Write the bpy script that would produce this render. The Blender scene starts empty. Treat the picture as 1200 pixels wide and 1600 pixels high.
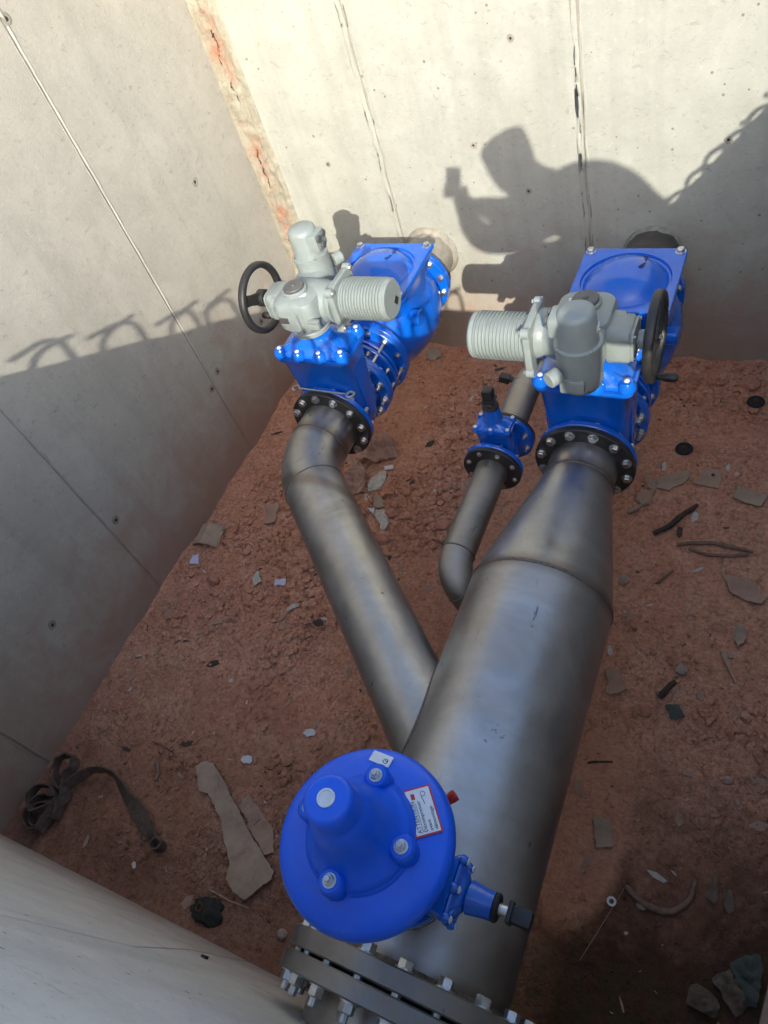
import bpy, bmesh, math, random
import numpy as np
from mathutils import Vector, Matrix, noise

random.seed(7)
rng = np.random.default_rng(7)
sc = bpy.context.scene
COL = sc.collection
PI = math.pi
R_ = math.radians

# ------------------------------------------------------------------ camera
cam_d = bpy.data.cameras.new('camera')
cam = bpy.data.objects.new('camera', cam_d)
COL.objects.link(cam)
CR = Matrix(((0.88815891, 0.15194413, -0.43368966),
             (0.37975919, -0.77410293, 0.5065053),
             (-0.25875993, -0.61455483, -0.7452286)))
CAX, CUP, CFW = CR.col[0].copy(), -CR.col[1], CR.col[2].copy()
M = Matrix.Identity(4)
for i in range(3):
    M[i][0], M[i][1], M[i][2] = CAX[i], CUP[i], -CFW[i]
M[2][3] = 3.0
cam.matrix_world = M
cam_d.sensor_fit = 'VERTICAL'
cam_d.sensor_height = 36.0
cam_d.lens = 25.92
cam_d.clip_start = 0.01
cam_d.clip_end = 500
sc.camera = cam

# ------------------------------------------------------------------ sky, sun, exposure
SUN = Vector((-0.4696, 1.0, -0.55)).normalized()
world = bpy.data.worlds.new('World')
sc.world = world
world.use_nodes = True
wn = world.node_tree
bg = wn.nodes['Background']
sky = wn.nodes.new('ShaderNodeTexSky')
sky.sky_type = 'NISHITA'
sky.sun_disc = False
sky.sun_elevation = math.asin(-SUN.z)
sky.sun_rotation = math.atan2(-SUN.x, -SUN.y)
sky.altitude = 200
sky.dust_density = 1.9
sky.ozone_density = 0.6
wn.links.new(sky.outputs[0], bg.inputs[0])
bg.inputs[1].default_value = 0.15
sun_d = bpy.data.lights.new('sun', 'SUN')
sun_d.energy = 2.2
sun_d.angle = R_(0.42)
sun_d.color = (1.0, 0.945, 0.82)
sun = bpy.data.objects.new('sun', sun_d)
COL.objects.link(sun)
sun.rotation_euler = SUN.to_track_quat('-Z', 'Y').to_euler()
sun.location = (2, -4, 8)
vs = sc.view_settings
sc.display_settings.display_device = 'sRGB'
vs.view_transform = 'Standard'
vs.look = 'None'
vs.gamma = 1.0
vs.use_curve_mapping = False
vs.exposure = 1.63
sc.cycles.use_denoising = True
sc.cycles.max_bounces = 5
sc.cycles.diffuse_bounces = 3
sc.cycles.glossy_bounces = 2
sc.cycles.adaptive_threshold = 0.04
sc.cycles.sample_clamp_indirect = 8.0

# ------------------------------------------------------------------ mesh helpers
def AX(o, d, up=None):
    """matrix with local +Z along d, origin o"""
    z = Vector(d).normalized()
    u = Vector(up) if up else (Vector((0, 0, 1)) if abs(z.z) < 0.9 else Vector((0, 1, 0)))
    x = u.cross(z).normalized()
    y = z.cross(x)
    m = Matrix.Identity(4)
    for i in range(3):
        m[i][0], m[i][1], m[i][2], m[i][3] = x[i], y[i], z[i], o[i]
    return m
def T(x=0, y=0, z=0): return Matrix.Translation((x, y, z))

class MB:
    def __init__(s): s.v = []; s.f = []
    def add(s, vs_, fs, m=None):
        b = len(s.v)
        s.v.extend([tuple(m @ Vector(p)) if m else tuple(p) for p in vs_])
        s.f.extend([tuple(b + i for i in f) for f in fs])
        return s
    def lathe(s, prof, m=None, seg=40):
        vs_, fs, rings = [], [], []
        for r, h in prof:
            if r < 1e-6:
                rings.append([len(vs_)]); vs_.append((0, 0, h))
            else:
                rings.append(list(range(len(vs_), len(vs_) + seg)))
                for i in range(seg):
                    a = 2 * PI * i / seg
                    vs_.append((r * math.cos(a), r * math.sin(a), h))
        for a, b in zip(rings, rings[1:]):
            if len(a) == 1 and len(b) == 1: continue
            for i in range(seg):
                j = (i + 1) % seg
                if len(a) == 1: fs.append((a[0], b[i], b[j])[::-1])
                elif len(b) == 1: fs.append((a[i], a[j], b[0]))
                else: fs.append((a[i], a[j], b[j], b[i]))
        return s.add(vs_, fs, m)
    def cyl(s, r, h0, h1, m=None, seg=32, ch=0.0, r1=None):
        r1 = r if r1 is None else r1
        if ch: p = [(0, h0), (r - ch, h0), (r, h0 + ch), (r1, h1 - ch), (r1 - ch, h1), (0, h1)]
        else: p = [(0, h0), (r, h0), (r1, h1), (0, h1)]
        return s.lathe(p, m, seg)
    def box(s, sx, sy, sz, m=None, bev=0.0, seg=2):
        bm = bmesh.new()
        bmesh.ops.create_cube(bm, size=1, matrix=Matrix.Diagonal((sx, sy, sz, 1)))
        if bev: bmesh.ops.bevel(bm, geom=bm.edges[:], offset=bev, segments=seg, affect='EDGES', profile=0.6)
        bm.verts.index_update()
        s.add([v.co.copy() for v in bm.verts], [tuple(v.index for v in f.verts) for f in bm.faces], m)
        bm.free(); return s
    def loft(s, secs, m=None, caps=True, closed=True):
        n = len(secs[0]); vs_ = [p for q in secs for p in q]; fs = []
        for k in range(len(secs) - 1):
            for i in range(n if closed else n - 1):
                j = (i + 1) % n
                fs.append((k * n + i, k * n + j, (k + 1) * n + j, (k + 1) * n + i))
        if caps:
            fs.append(tuple(range(n - 1, -1, -1)))
            fs.append(tuple(range((len(secs) - 1) * n, len(secs) * n)))
        return s.add(vs_, fs, m)
    def tube(s, pts, r, seg=12, caps=True, m=None):
        pts = [Vector(p) for p in pts]; secs = []
        rs = r if isinstance(r, (list, tuple)) else [r] * len(pts)
        prev = None
        for i, p in enumerate(pts):
            t = (pts[min(i + 1, len(pts) - 1)] - pts[max(i - 1, 0)]).normalized()
            if prev is None:
                u = Vector((0, 0, 1)) if abs(t.z) < 0.9 else Vector((1, 0, 0))
                x = u.cross(t).normalized()
            else:
                x = (prev - t * prev.dot(t)).normalized()
            prev = x; y = t.cross(x)
            secs.append([p + rs[i] * (math.cos(a) * x + math.sin(a) * y) for a in [2 * PI * k / seg for k in range(seg)]])
        return s.loft(secs, m, caps)
    def prism(s, out, h0, h1, m=None):
        n = len(out)
        ar = sum(out[i][0] * out[(i + 1) % n][1] - out[(i + 1) % n][0] * out[i][1] for i in range(n))
        if ar < 0: out = out[::-1]
        return s.loft([[(x, y, h0) for x, y in out], [(x, y, h1) for x, y in out]], m)
    def mesh(s, name, mat, sharp=35):
        me = bpy.data.meshes.new(name)
        me.from_pydata(s.v, [], s.f)
        me.validate(); me.update()
        me.polygons.foreach_set('use_smooth', [True] * len(me.polygons))
        if sharp is not None: me.set_sharp_from_angle(angle=R_(sharp))
        if mat: me.materials.append(mat)
        return me
    def build(s, name, mat, parent=None, sharp=35, loc=None):
        return ob(name, s.mesh(name, mat, sharp), parent, loc)

def ob(name, me, parent=None, loc=None, mtx=None):
    o = bpy.data.objects.new(name, me)
    COL.objects.link(o)
    if parent: o.parent = parent
    if loc is not None: o.location = loc
    if mtx is not None: o.matrix_local = mtx
    return o
def tag(o, label, cat=None, group=None, kind=None):
    if label: o['label'] = label
    if cat: o['category'] = cat
    if group: o['group'] = group
    if kind: o['kind'] = kind
    return o
def thing(name, loc, label, cat, group=None, rz=0):
    o = bpy.data.objects.new(name, None)
    COL.objects.link(o)
    o.empty_display_size = 0.1
    o.location = loc; o.rotation_euler = (0, 0, rz)
    return tag(o, label, cat, group)
def rrect(w, d, r, z, n=5, cx=0, cy=0):
    """rounded rectangle section"""
    r = min(r, w / 2 - 1e-4, d / 2 - 1e-4); pts = []
    for qx, qy, a0 in ((1, 1, 0), (-1, 1, 90), (-1, -1, 180), (1, -1, 270)):
        for k in range(n + 1):
            a = R_(a0 + 90 * k / n)
            pts.append((cx + qx * (w / 2 - r) + r * math.cos(a), cy + qy * (d / 2 - r) + r * math.sin(a), z))
    return pts
def text_mesh(txt, size, mat, depth=0.0004):
    c = bpy.data.curves.new('lettering', 'FONT')
    c.body = txt; c.size = size; c.extrude = depth
    c.align_x = 'LEFT'; c.resolution_u = 2
    o = bpy.data.objects.new('lettering', c); COL.objects.link(o)
    dg = bpy.context.evaluated_depsgraph_get()
    me = bpy.data.meshes.new_from_object(o.evaluated_get(dg))
    bpy.data.objects.remove(o); bpy.data.curves.remove(c)
    me.materials.clear(); me.materials.append(mat)
    return me

# ------------------------------------------------------------------ materials
class NT:
    def __init__(s, name):
        s.m = bpy.data.materials.new(name); s.m.use_nodes = True
        s.t = s.m.node_tree; s.p = s.t.nodes['Principled BSDF']
        s.co = s.t.nodes.new('ShaderNodeTexCoord').outputs['Object']
    def n(s, t, **kw):
        n = s.t.nodes.new('ShaderNode' + t)
        for k, v in kw.items(): setattr(n, k, v)
        return n
    def put(s, sock, v):
        if hasattr(v, 'links'): s.t.links.new(v, sock)
        else: sock.default_value = v
    def vmap(s, scale, loc=(0, 0, 0), rot=(0, 0, 0), vec=None):
        n = s.n('Mapping'); s.put(n.inputs[0], vec or s.co)
        n.inputs['Scale'].default_value = scale if hasattr(scale, '__len__') else (scale,) * 3
        n.inputs['Location'].default_value = loc; n.inputs['Rotation'].default_value = rot
        return n.outputs[0]
    def noise(s, scale, detail=4, rough=0.55, vec=None, dist=0.0):
        n = s.n('TexNoise'); s.put(n.inputs['Vector'], vec or s.co)
        n.inputs['Scale'].default_value = scale; n.inputs['Detail'].default_value = detail
        n.inputs['Roughness'].default_value = rough; n.inputs['Distortion'].default_value = dist
        return n.outputs['Fac']
    def vor(s, scale, vec=None, feat='F1', out='Distance', rand=1.0):
        n = s.n('TexVoronoi', feature=feat); s.put(n.inputs['Vector'], vec or s.co)
        n.inputs['Scale'].default_value = scale; n.inputs['Randomness'].default_value = rand
        return n.outputs[out]
    def ramp(s, fac, a, b, lo=0.0, hi=1.0):
        n = s.n('MapRange'); s.put(n.inputs[0], fac)
        n.inputs[1].default_value = a; n.inputs[2].default_value = b
        n.inputs[3].default_value = lo; n.inputs[4].default_value = hi
        return n.outputs[0]
    def math(s, op, a, b=0.0):
        n = s.n('Math', operation=op); s.put(n.inputs[0], a); s.put(n.inputs[1], b)
        return n.outputs[0]
    def mix(s, fac, a, b, mode='MIX'):
        n = s.n('Mix', data_type='RGBA', blend_type=mode)
        s.put(n.inputs[0], fac)
        s.put(n.inputs[6], a if hasattr(a, 'links') else (*a, 1)); s.put(n.inputs[7], b if hasattr(b, 'links') else (*b, 1))
        return n.outputs[2]
    def bump(s, h, strength=0.3, dist=0.01, nrm=None):
        n = s.n('Bump'); s.put(n.inputs['Height'], h)
        n.inputs['Strength'].default_value = strength; n.inputs['Distance'].default_value = dist
        if nrm: s.put(n.inputs['Normal'], nrm)
        return n.outputs[0]
    def out(s, col=None, rough=None, metal=None, nrm=None, **kw):
        p = s.p
        if col is not None: s.put(p.inputs['Base Color'], col if hasattr(col, 'links') else (*col, 1))
        if rough is not None: s.put(p.inputs['Roughness'], rough)
        if metal is not None: s.put(p.inputs['Metallic'], metal)
        if nrm is not None: s.put(p.inputs['Normal'], nrm)
        for k, v in kw.items(): s.put(p.inputs[k.replace('_', ' ')], v)
        return s.m
def up_dust(t, lo=0.75, hi=1.0):
    g = t.n('NewGeometry'); x = t.n('SeparateXYZ'); t.put(x.inputs[0], g.outputs['Normal'])
    return t.ramp(x.outputs[2], lo, hi)

def m_concrete(name, c1, c2, clay=0.5, seed=0):  # clay: amount of stain and painted red bounce at the foot
    t = NT(name)
    sh = (seed, seed * 1.7, seed * .6)
    mid = t.noise(4.5, 4, 0.68, vec=t.vmap(1, sh), dist=0.5)
    fine = t.noise(60, 2, 0.7); grit = t.noise(34, 5, 0.85, vec=t.vmap((1, 1, 1.25), (6 + seed, 4, 2)), dist=.7)
    st = t.noise(1.0, 3, 0.6, vec=t.vmap((8, 8, 0.45), sh))
    blo = t.noise(1.7, 4, 0.68, vec=t.vmap(1, (5 + seed, 2, 9)), dist=0.7)
    c = t.mix(t.ramp(mid, 0.25, 0.70), c1, c2)
    c = t.mix(t.ramp(st, 0.52, 0.74, 0, 0.33), c, (c1[0] * .66, c1[1] * .665, c1[2] * .65))
    c = t.mix(t.ramp(blo, 0.50, 0.72, 0, 0.22), c, (c1[0] * .70, c1[1] * .74, c1[2] * .72))
    c = t.mix(t.ramp(blo, 0.44, 0.30, 0, 0.25), c, (c2[0] * 1.18, c2[1] * 1.18, c2[2] * 1.17))
    # scuffs and shutter scrapes
    sc1 = t.noise(15, 4, 0.82, vec=t.vmap((1, 1, 1.7), (3 + seed, 1, 2)), dist=1.3)
    c = t.mix(t.ramp(sc1, 0.60, 0.70, 0, 0.55), c, (c1[0] * .52, c1[1] * .53, c1[2] * .52))
    c = t.mix(t.ramp(fine, 0.35, 0.75, 0, 0.14), c, (c2[0] * 1.15, c2[1] * 1.15, c2[2] * 1.15))
    c = t.mix(t.ramp(grit, 0.585, 0.66, 0, 0.5), c, (c1[0] * .5, c1[1] * .52, c1[2] * .5))
    c = t.mix(t.ramp(grit, 0.40, 0.33, 0, 0.5), c, (c2[0] * 1.3, c2[1] * 1.3, c2[2] * 1.28))
    # bug holes
    v = t.n('TexVoronoi'); t.put(v.inputs['Vector'], t.vmap(1, sh)); v.inputs['Scale'].default_value = 21
    sx = t.n('SeparateColor'); t.put(sx.inputs[0], v.outputs['Color'])
    hole = t.math('LESS_THAN', v.outputs['Distance'], t.ramp(sx.outputs[0], 0.62, 1.0, 0.0, 0.15))
    c = t.mix(t.math('MULTIPLY', hole, 0.7), c, (0.10, 0.095, 0.085))
    # clay stain on the wall foot, with the floor's red bounce light painted in
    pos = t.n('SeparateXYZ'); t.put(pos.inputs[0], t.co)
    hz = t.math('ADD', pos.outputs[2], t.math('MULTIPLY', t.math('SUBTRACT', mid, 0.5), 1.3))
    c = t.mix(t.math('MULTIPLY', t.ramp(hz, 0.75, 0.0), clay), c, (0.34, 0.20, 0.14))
    h = t.math('ADD', t.math('MULTIPLY', grit, 0.6), t.math('MULTIPLY', mid, 0.5))
    h = t.math('SUBTRACT', h, t.math('MULTIPLY', hole, 0.8))
    return t.out(c, 0.85, 0.0, t.bump(h, 0.4, 0.006))

def m_clay():
    t = NT('red_clay')
    a = t.noise(1.4, 4, 0.62, dist=0.3); b = t.noise(9, 4, 0.7); f = t.noise(55, 3, 0.75)
    c = t.mix(t.ramp(a, 0.35, 0.68), (0.53, 0.245, 0.15), (0.67, 0.345, 0.225))
    c = t.mix(t.ramp(b, 0.42, 0.72, 0, 0.55), c, (0.42, 0.172, 0.098))
    c = t.mix(t.ramp(t.noise(4, 5, 0.75, vec=t.vmap(1, (3, 8, 1)), dist=0.9), 0.50, 0.7, 0, 0.6), c, (0.70, 0.40, 0.27))
    c = t.mix(t.ramp(f, 0.42, 0.70, 0, 0.6), c, (0.25, 0.098, 0.056))
    g2 = t.noise(24, 4, 0.8, vec=t.vmap(1, (7, 3, 2)), dist=.6)
    c = t.mix(t.ramp(g2, 0.54, 0.66, 0, 0.65), c, (0.20, 0.080, 0.048))
    c = t.mix(t.ramp(g2, 0.42, 0.32, 0, 0.45), c, (0.72, 0.43, 0.32))
    # mossy damp mud, with the shade of the near right corner painted in
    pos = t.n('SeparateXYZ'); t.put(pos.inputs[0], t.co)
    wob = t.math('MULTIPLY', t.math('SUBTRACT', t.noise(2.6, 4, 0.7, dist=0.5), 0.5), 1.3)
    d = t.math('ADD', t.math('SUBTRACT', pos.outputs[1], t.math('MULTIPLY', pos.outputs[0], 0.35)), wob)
    shade_damp = t.ramp(d, 1.2, 0.45)
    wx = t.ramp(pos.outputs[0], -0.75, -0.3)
    fg_shade = t.ramp(t.math('ADD', pos.outputs[1], t.math('MULTIPLY', wob, .8)), 0.95, 0.05, 0, .62)  # foreground darkened to paint in light falling off from the rear wall
    shade_damp = t.math('MAXIMUM', t.math('MULTIPLY', shade_damp, wx), fg_shade)
    # a patch of dry trodden clay left in the mud beside the big pipe
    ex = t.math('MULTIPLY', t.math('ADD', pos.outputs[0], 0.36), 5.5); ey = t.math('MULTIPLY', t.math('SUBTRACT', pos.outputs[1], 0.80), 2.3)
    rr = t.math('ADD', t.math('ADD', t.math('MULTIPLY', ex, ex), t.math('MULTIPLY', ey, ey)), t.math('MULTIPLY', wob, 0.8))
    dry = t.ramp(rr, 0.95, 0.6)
    shade_damp = t.math('MULTIPLY', shade_damp, t.math('SUBTRACT', 1.0, dry))
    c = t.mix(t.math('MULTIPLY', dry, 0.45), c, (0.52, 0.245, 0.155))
    c = t.mix(t.math('MULTIPLY', shade_damp, 0.9), c, (0.045, 0.018, 0.009))
    d2 = t.math('ADD', t.math('SUBTRACT', pos.outputs[1], t.math('MULTIPLY', pos.outputs[0], 0.2)), t.math('MULTIPLY', wob, 0.5))
    moss = t.math('MULTIPLY', t.math('MULTIPLY', t.ramp(d2, 0.60, 0.25), wx), t.ramp(t.noise(11, 5, 0.7), 0.4, 0.65))
    c = t.mix(t.math('MULTIPLY', moss, 0.8), c, (0.050, 0.050, 0.016))
    h = t.math('ADD', t.math('MULTIPLY', b, 0.7), t.math('MULTIPLY', f, 0.4))
    cr = t.vor(34, feat='DISTANCE_TO_EDGE')
    h = t.math('ADD', h, t.math('MULTIPLY', t.ramp(cr, 0.0, 0.12), t.ramp(a, 0.48, 0.62, 0, 0.2)))
    return t.out(c, t.math('SUBTRACT', 0.93, t.math('MULTIPLY', shade_damp, 0.3)), 0.0, t.bump(h, 1.0, 0.02), Specular_IOR_Level=0.12)

def m_steel(name, base=(0.40, 0.40, 0.40), r0=0.30, r1=0.46, axis=(1, 1, 1), dirt=0.5, tint=()):
    t = NT(name)
    br = t.noise(1.0, 3, 0.6, vec=t.vmap(axis)); b = t.noise(3.0, 4, 0.68, dist=0.6); f = t.noise(45, 2, 0.7)
    c = t.mix(t.ramp(b, 0.35, 0.66), (base[0] * .66, base[1] * .64, base[2] * .61), base)
    c = t.mix(t.ramp(br, 0.42, 0.75, 0, 0.35), c, (base[0] * .6, base[1] * .58, base[2] * .56))
    # handling marks, scratches, smears
    sm = t.noise(6.5, 5, 0.82, vec=t.vmap((1, .55, 1), (2, 5, 1)), dist=1.6)
    smf = t.ramp(sm, 0.635, 0.68)
    c = t.mix(t.math('MULTIPLY', smf, 0.65), c, (0.055, 0.05, 0.047))
    s2 = t.noise(17, 3, 0.7, vec=t.vmap((1, .12, 1), (8, 1, 3), (0, 0, .5)), dist=.4)
    c = t.mix(t.ramp(s2, 0.70, 0.74, 0, .5), c, (0.11, 0.10, 0.095))
    rf = None
    if tint:
        pos = t.n('SeparateXYZ'); t.put(pos.inputs[0], t.co)
        w = t.math('MULTIPLY', t.math('SUBTRACT', b, .5), .03)
        for y in tint:
            dd = t.math('ABSOLUTE', t.math('SUBTRACT', t.math('ADD', pos.outputs[1], w), y))
            c = t.mix(t.ramp(dd, .040, .012, 0, .55), c, (0.16, 0.105, 0.065))
    dust = t.math('MULTIPLY', t.math('MULTIPLY', up_dust(t, 0.1, 0.9), t.ramp(t.noise(4.2, 5, 0.78, dist=.8), 0.40, 0.66)), dirt)
    c = t.mix(dust, c, (0.40, 0.315, 0.245))
    rg = t.math('ADD', t.ramp(b, 0.3, 0.7, r0, r1), t.math('MULTIPLY', br, 0.08))
    mt = t.math('SUBTRACT', 0.97, t.math('MULTIPLY', dust, 0.8))
    h = t.math('ADD', t.math('MULTIPLY', br, 0.5), t.math('MULTIPLY', f, 0.15))
    return t.out(c, t.math('ADD', rg, t.math('ADD', t.math('MULTIPLY', dust, 0.35), t.math('MULTIPLY', smf, .2))), mt, t.bump(h, 0.14, 0.002))

def m_paint(name, col, rough=0.3, dust=0.25, coat=0.3, dcol=(0.33, 0.27, 0.23), wear=0.0):
    t = NT(name)
    b = t.noise(12, 5, 0.65); f = t.noise(110, 3, 0.6)
    c = t.mix(t.ramp(b, 0.3, 0.75), tuple(k * .9 for k in col), tuple(min(1, k * 1.06) for k in col))
    d = t.math('MULTIPLY', t.math('MULTIPLY', up_dust(t, 0.3, 1.0), t.ramp(t.noise(9, 7, 0.75, dist=0.6), 0.45, 0.72)), dust)
    d = t.math('ADD', d, t.ramp(t.noise(30, 6, 0.8), 0.64, 0.72, 0, dust * 0.6))
    c = t.mix(d, c, dcol)
    c = t.mix(t.ramp(t.noise(26, 4, 0.85, vec=t.vmap(1, (3, 3, 7)), dist=.8), 0.67, 0.72, 0, dust * 2.5), c, (0.30, 0.28, 0.27))
    if wear: c = t.mix(t.ramp(t.noise(40, 5, 0.8), 0.66, 0.7, 0, wear), c, (0.25, 0.24, 0.23))
    return t.out(c, t.math('ADD', t.ramp(b, 0.3, 0.7, rough - .05, rough + .08), t.math('MULTIPLY', d, 0.5)), 0.0,
                 t.bump(t.math('ADD', b, t.math('MULTIPLY', f, 0.35)), 0.14, 0.004), Coat_Weight=coat, Coat_Roughness=0.12)

def m_plain(name, col, rough=0.6, metal=0.0, var=0.25, scale=20, bump=0.2, dark=None):
    t = NT(name)
    a = t.noise(scale, 5, 0.7); b = t.noise(scale * 5, 4, 0.7)
    c = t.mix(t.ramp(a, 0.3, 0.72), tuple(k * (1 - var) for k in col), tuple(min(1, k * (1 + var * .4)) for k in col))
    if dark: c = t.mix(t.ramp(t.noise(scale * .6, 6, 0.75, vec=t.vmap(1, (4, 4, 4)), dist=1), 0.52, 0.68, 0, 0.7), c, dark)
    return t.out(c, rough, metal, t.bump(t.math('ADD', a, t.math('MULTIPLY', b, .4)), bump, 0.004))

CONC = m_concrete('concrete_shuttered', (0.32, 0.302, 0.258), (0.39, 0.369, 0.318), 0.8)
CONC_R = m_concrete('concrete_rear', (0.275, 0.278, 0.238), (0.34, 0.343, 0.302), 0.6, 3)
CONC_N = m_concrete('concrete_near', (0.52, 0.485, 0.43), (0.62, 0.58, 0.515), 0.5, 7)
JOINT = m_plain('joint_grout', (0.24, 0.235, 0.20), 0.92, 0, 0.45, 30, 0.6, dark=(0.15, 0.14, 0.115))
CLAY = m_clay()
CLOD = m_plain('clay_lump', (0.50, 0.22, 0.145), 0.95, 0, 0.35, 25, 0.5)
STEEL = m_steel('pipe_steel', (0.50, 0.50, 0.505), 0.27, 0.42, (1.5, 14, 1.5), 0.30, (1.239, 1.791, .004))
STEEL_B = m_steel('branch_steel', (0.51, 0.50, 0.48), 0.25, 0.40, (9, 9, 2), 0.38, (1.516, 1.814))
STEEL_S = m_steel('bypass_steel', (0.40, 0.37, 0.32), 0.32, 0.48, (2, 45, 2), 0.6)
STEEL_F = m_steel('flange_steel', (0.33, 0.32, 0.31), 0.34, 0.5, (8, 8, 8), 0.5)
WELD = m_plain('weld_bead', (0.22, 0.19, 0.165), 0.45, 0.8, 0.5, 110, 1.0)
BLUE = m_paint('blue_epoxy', (0.003, 0.112, 0.57), 0.18, 0.12, 0.4)
BLUE2 = m_paint('blue_epoxy_air', (0.001, 0.105, 0.72), 0.36, 0.07, 0.0)
BLUED = m_paint('dark_blue_relief', (0.004, 0.03, 0.16), 0.4, 0.2, 0.0)  # darker blue that sets the raised letters off from the lid
GREY = m_paint('grey_paint', (0.225, 0.258, 0.25), 0.38, 0.12, 0.15)
GREYD = m_paint('dark_grey_cap', (0.075, 0.08, 0.082), 0.45, 0.25, 0.05)
BLACK = m_plain('black_coating', (0.022, 0.021, 0.021), 0.5, 0.0, 0.4, 14, 0.25)
BLACKF = m_plain('black_flange', (0.035, 0.033, 0.032), 0.48, 0.2, 0.5, 10, 0.3, dark=(0.07, 0.055, 0.045))
RUBBER = m_plain('rubber', (0.015, 0.015, 0.016), 0.7, 0, 0.3, 30, 0.2)
ZINC = m_plain('zinc_bolt', (0.62, 0.62, 0.60), 0.33, 0.95, 0.3, 60, 0.25)
WAX = m_plain('white_plug', (0.62, 0.64, 0.66), 0.5, 0.0, 0.15, 40, 0.1)
WHITE = m_plain('label_white', (0.70, 0.71, 0.72), 0.5, 0.0, 0.1, 30, 0.05)
INK = m_plain('label_ink', (0.03, 0.03, 0.05), 0.6, 0, 0.1)
REDINK = m_plain('label_red', (0.48, 0.02, 0.035), 0.5, 0, 0.1)
RED = m_plain('red_plastic', (0.45, 0.015, 0.01), 0.35, 0, 0.1)
CARD = m_plain('cardboard', (0.40, 0.285, 0.20), 0.85, 0, 0.3, 9, 0.3, dark=(0.24, 0.135, 0.085))
CARD2 = m_plain('dusty_cardboard', (0.40, 0.25, 0.175), 0.9, 0, 0.3, 12, 0.3, dark=(0.34, 0.19, 0.13))
PAPER = m_plain('paper', (0.66, 0.64, 0.64), 0.8, 0, 0.2, 30, 0.15, dark=(0.45, 0.36, 0.32))
PAPERB = m_plain('bluish_paper', (0.58, 0.57, 0.72), 0.8, 0, 0.15, 30, 0.1)
PLASTER = m_plain('plaster_shard', (0.55, 0.50, 0.42), 0.85, 0, 0.3, 40, 0.4, dark=(0.30, 0.21, 0.16))
SACK = m_plain('dusty_sack', (0.44, 0.25, 0.18), 0.8, 0, 0.3, 18, 0.4)
STRAP = m_plain('woven_strap', (0.12, 0.082, 0.062), 0.9, 0, 0.5, 45, 0.7, dark=(0.23, 0.12, 0.08))
WOOD = m_plain('dark_wood', (0.075, 0.048, 0.035), 0.85, 0, 0.5, 40, 0.6)
BARK = m_plain('pale_bark', (0.26, 0.155, 0.105), 0.85, 0, 0.4, 40, 0.6)
PINE = m_plain('pale_wood', (0.42, 0.27, 0.18), 0.75, 0, 0.3, 30, 0.4)
DAMP = m_plain('damp_paper', (0.17, 0.115, 0.08), 0.9, 0, 0.4, 25, 0.4, dark=(0.08, 0.055, 0.035))
CLOTH = m_plain('grey_cloth', (0.085, 0.09, 0.075), 0.9, 0, 0.3, 30, 0.4)
MORTAR = m_plain('mortar', (0.28, 0.26, 0.215), 0.92, 0, 0.35, 18, 0.6, dark=(0.22, 0.18, 0.14))
REBAR = m_plain('rusty_rebar', (0.12, 0.055, 0.03), 0.8, 0.4, 0.4, 60, 0.5)
GROUND = m_plain('outer_ground', (0.26, 0.15, 0.10), 0.95, 0, 0.3, 1.5, 0.3)
SKIN = m_plain('skin', (0.38, 0.21, 0.14), 0.55, 0, 0.15, 20, 0.1)
SHIRT = m_plain('navy_work_jacket', (0.03, 0.045, 0.08), 0.85, 0, 0.25, 30, 0.3)

# ------------------------------------------------------------------ the pit
XL, XR, YN, YF = -2.80, 0.62, -0.10, 3.385
def cells(x, y, s):
    d = noise.voronoi(Vector((x * s, y * s, 0.3)))[0]
    return d[1] - d[0]
def lumpy(x, y):
    """0..1 where the crumbled clay lies"""
    m = noise.noise(Vector((x * 1.7 + 3, y * 1.7, 4))) * 0.9 + noise.noise(Vector((x * 5, y * 5, 1))) * 0.45
    for cx, cy, r, w in ((-2.25, 1.55, .5, .75), (-1.45, 2.35, .38, .8), (-1.95, .95, .40, .55), (-2.2, .25, .4, .4), (-.45, 2.35, .16, .9),
                         (-.33, 1.25, .25, .5), (-1.75, 1.95, .2, .8), (.1, 1.2, .4, .35), (-1.7, 3.2, .4, .4), (.0, 3.1, .4, .5), (-2.3, 2.2, .3, .6)):
        m += w * math.exp(-((x - cx) ** 2 + (y - cy) ** 2) / (r * r))
    return max(0.0, min(1.0, (m - 0.12) / 0.65))
def floor_h(x, y, detail=True):
    v = Vector((x, y, 0))
    h = 0.014 * noise.noise(v * 1.6) + 0.012 * noise.noise(v * 4.5 + Vector((9, 0, 0)))
    h += max(0, .012 + .014 * noise.noise(Vector((y * 2.6, 7, 1))) + .010 * noise.noise(Vector((y * 9, 3, 1)))) * math.exp(-(x - XL) / 0.09)
    h += max(0, .025 + .025 * noise.noise(Vector((x * 2.6, 2, 1))) + .02 * noise.noise(Vector((x * 9, 5, 1)))) * math.exp(-(YF - y) / 0.10)
    h += max(0, .022 + .03 * noise.noise(Vector((x * 3, 4, 6))) + .015 * noise.noise(Vector((x * 11, 5, 1)))) * math.exp(-(y - YN) / 0.08)
    h -= 0.02 * math.exp(-((x - .1) ** 2 + (y - .5) ** 2) / 0.2)
    h += 0.045 * math.exp(-((x + 2.1) ** 2 / 0.05 + (y - .12) ** 2 / 0.02))
    if detail:
        L = lumpy(x, y)
        h += L * (0.017 * min(1.0, cells(x, y, 15) * 1.9) + 0.010 * noise.noise(v * 24)) + 0.004 * noise.noise(v * 38) + .006 * max(0, noise.noise(v * 17 + Vector((1, 8, 3))))
        h += 0.007 * abs(noise.noise(v * 9 + Vector((2, 2, 2))))
    return h
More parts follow.
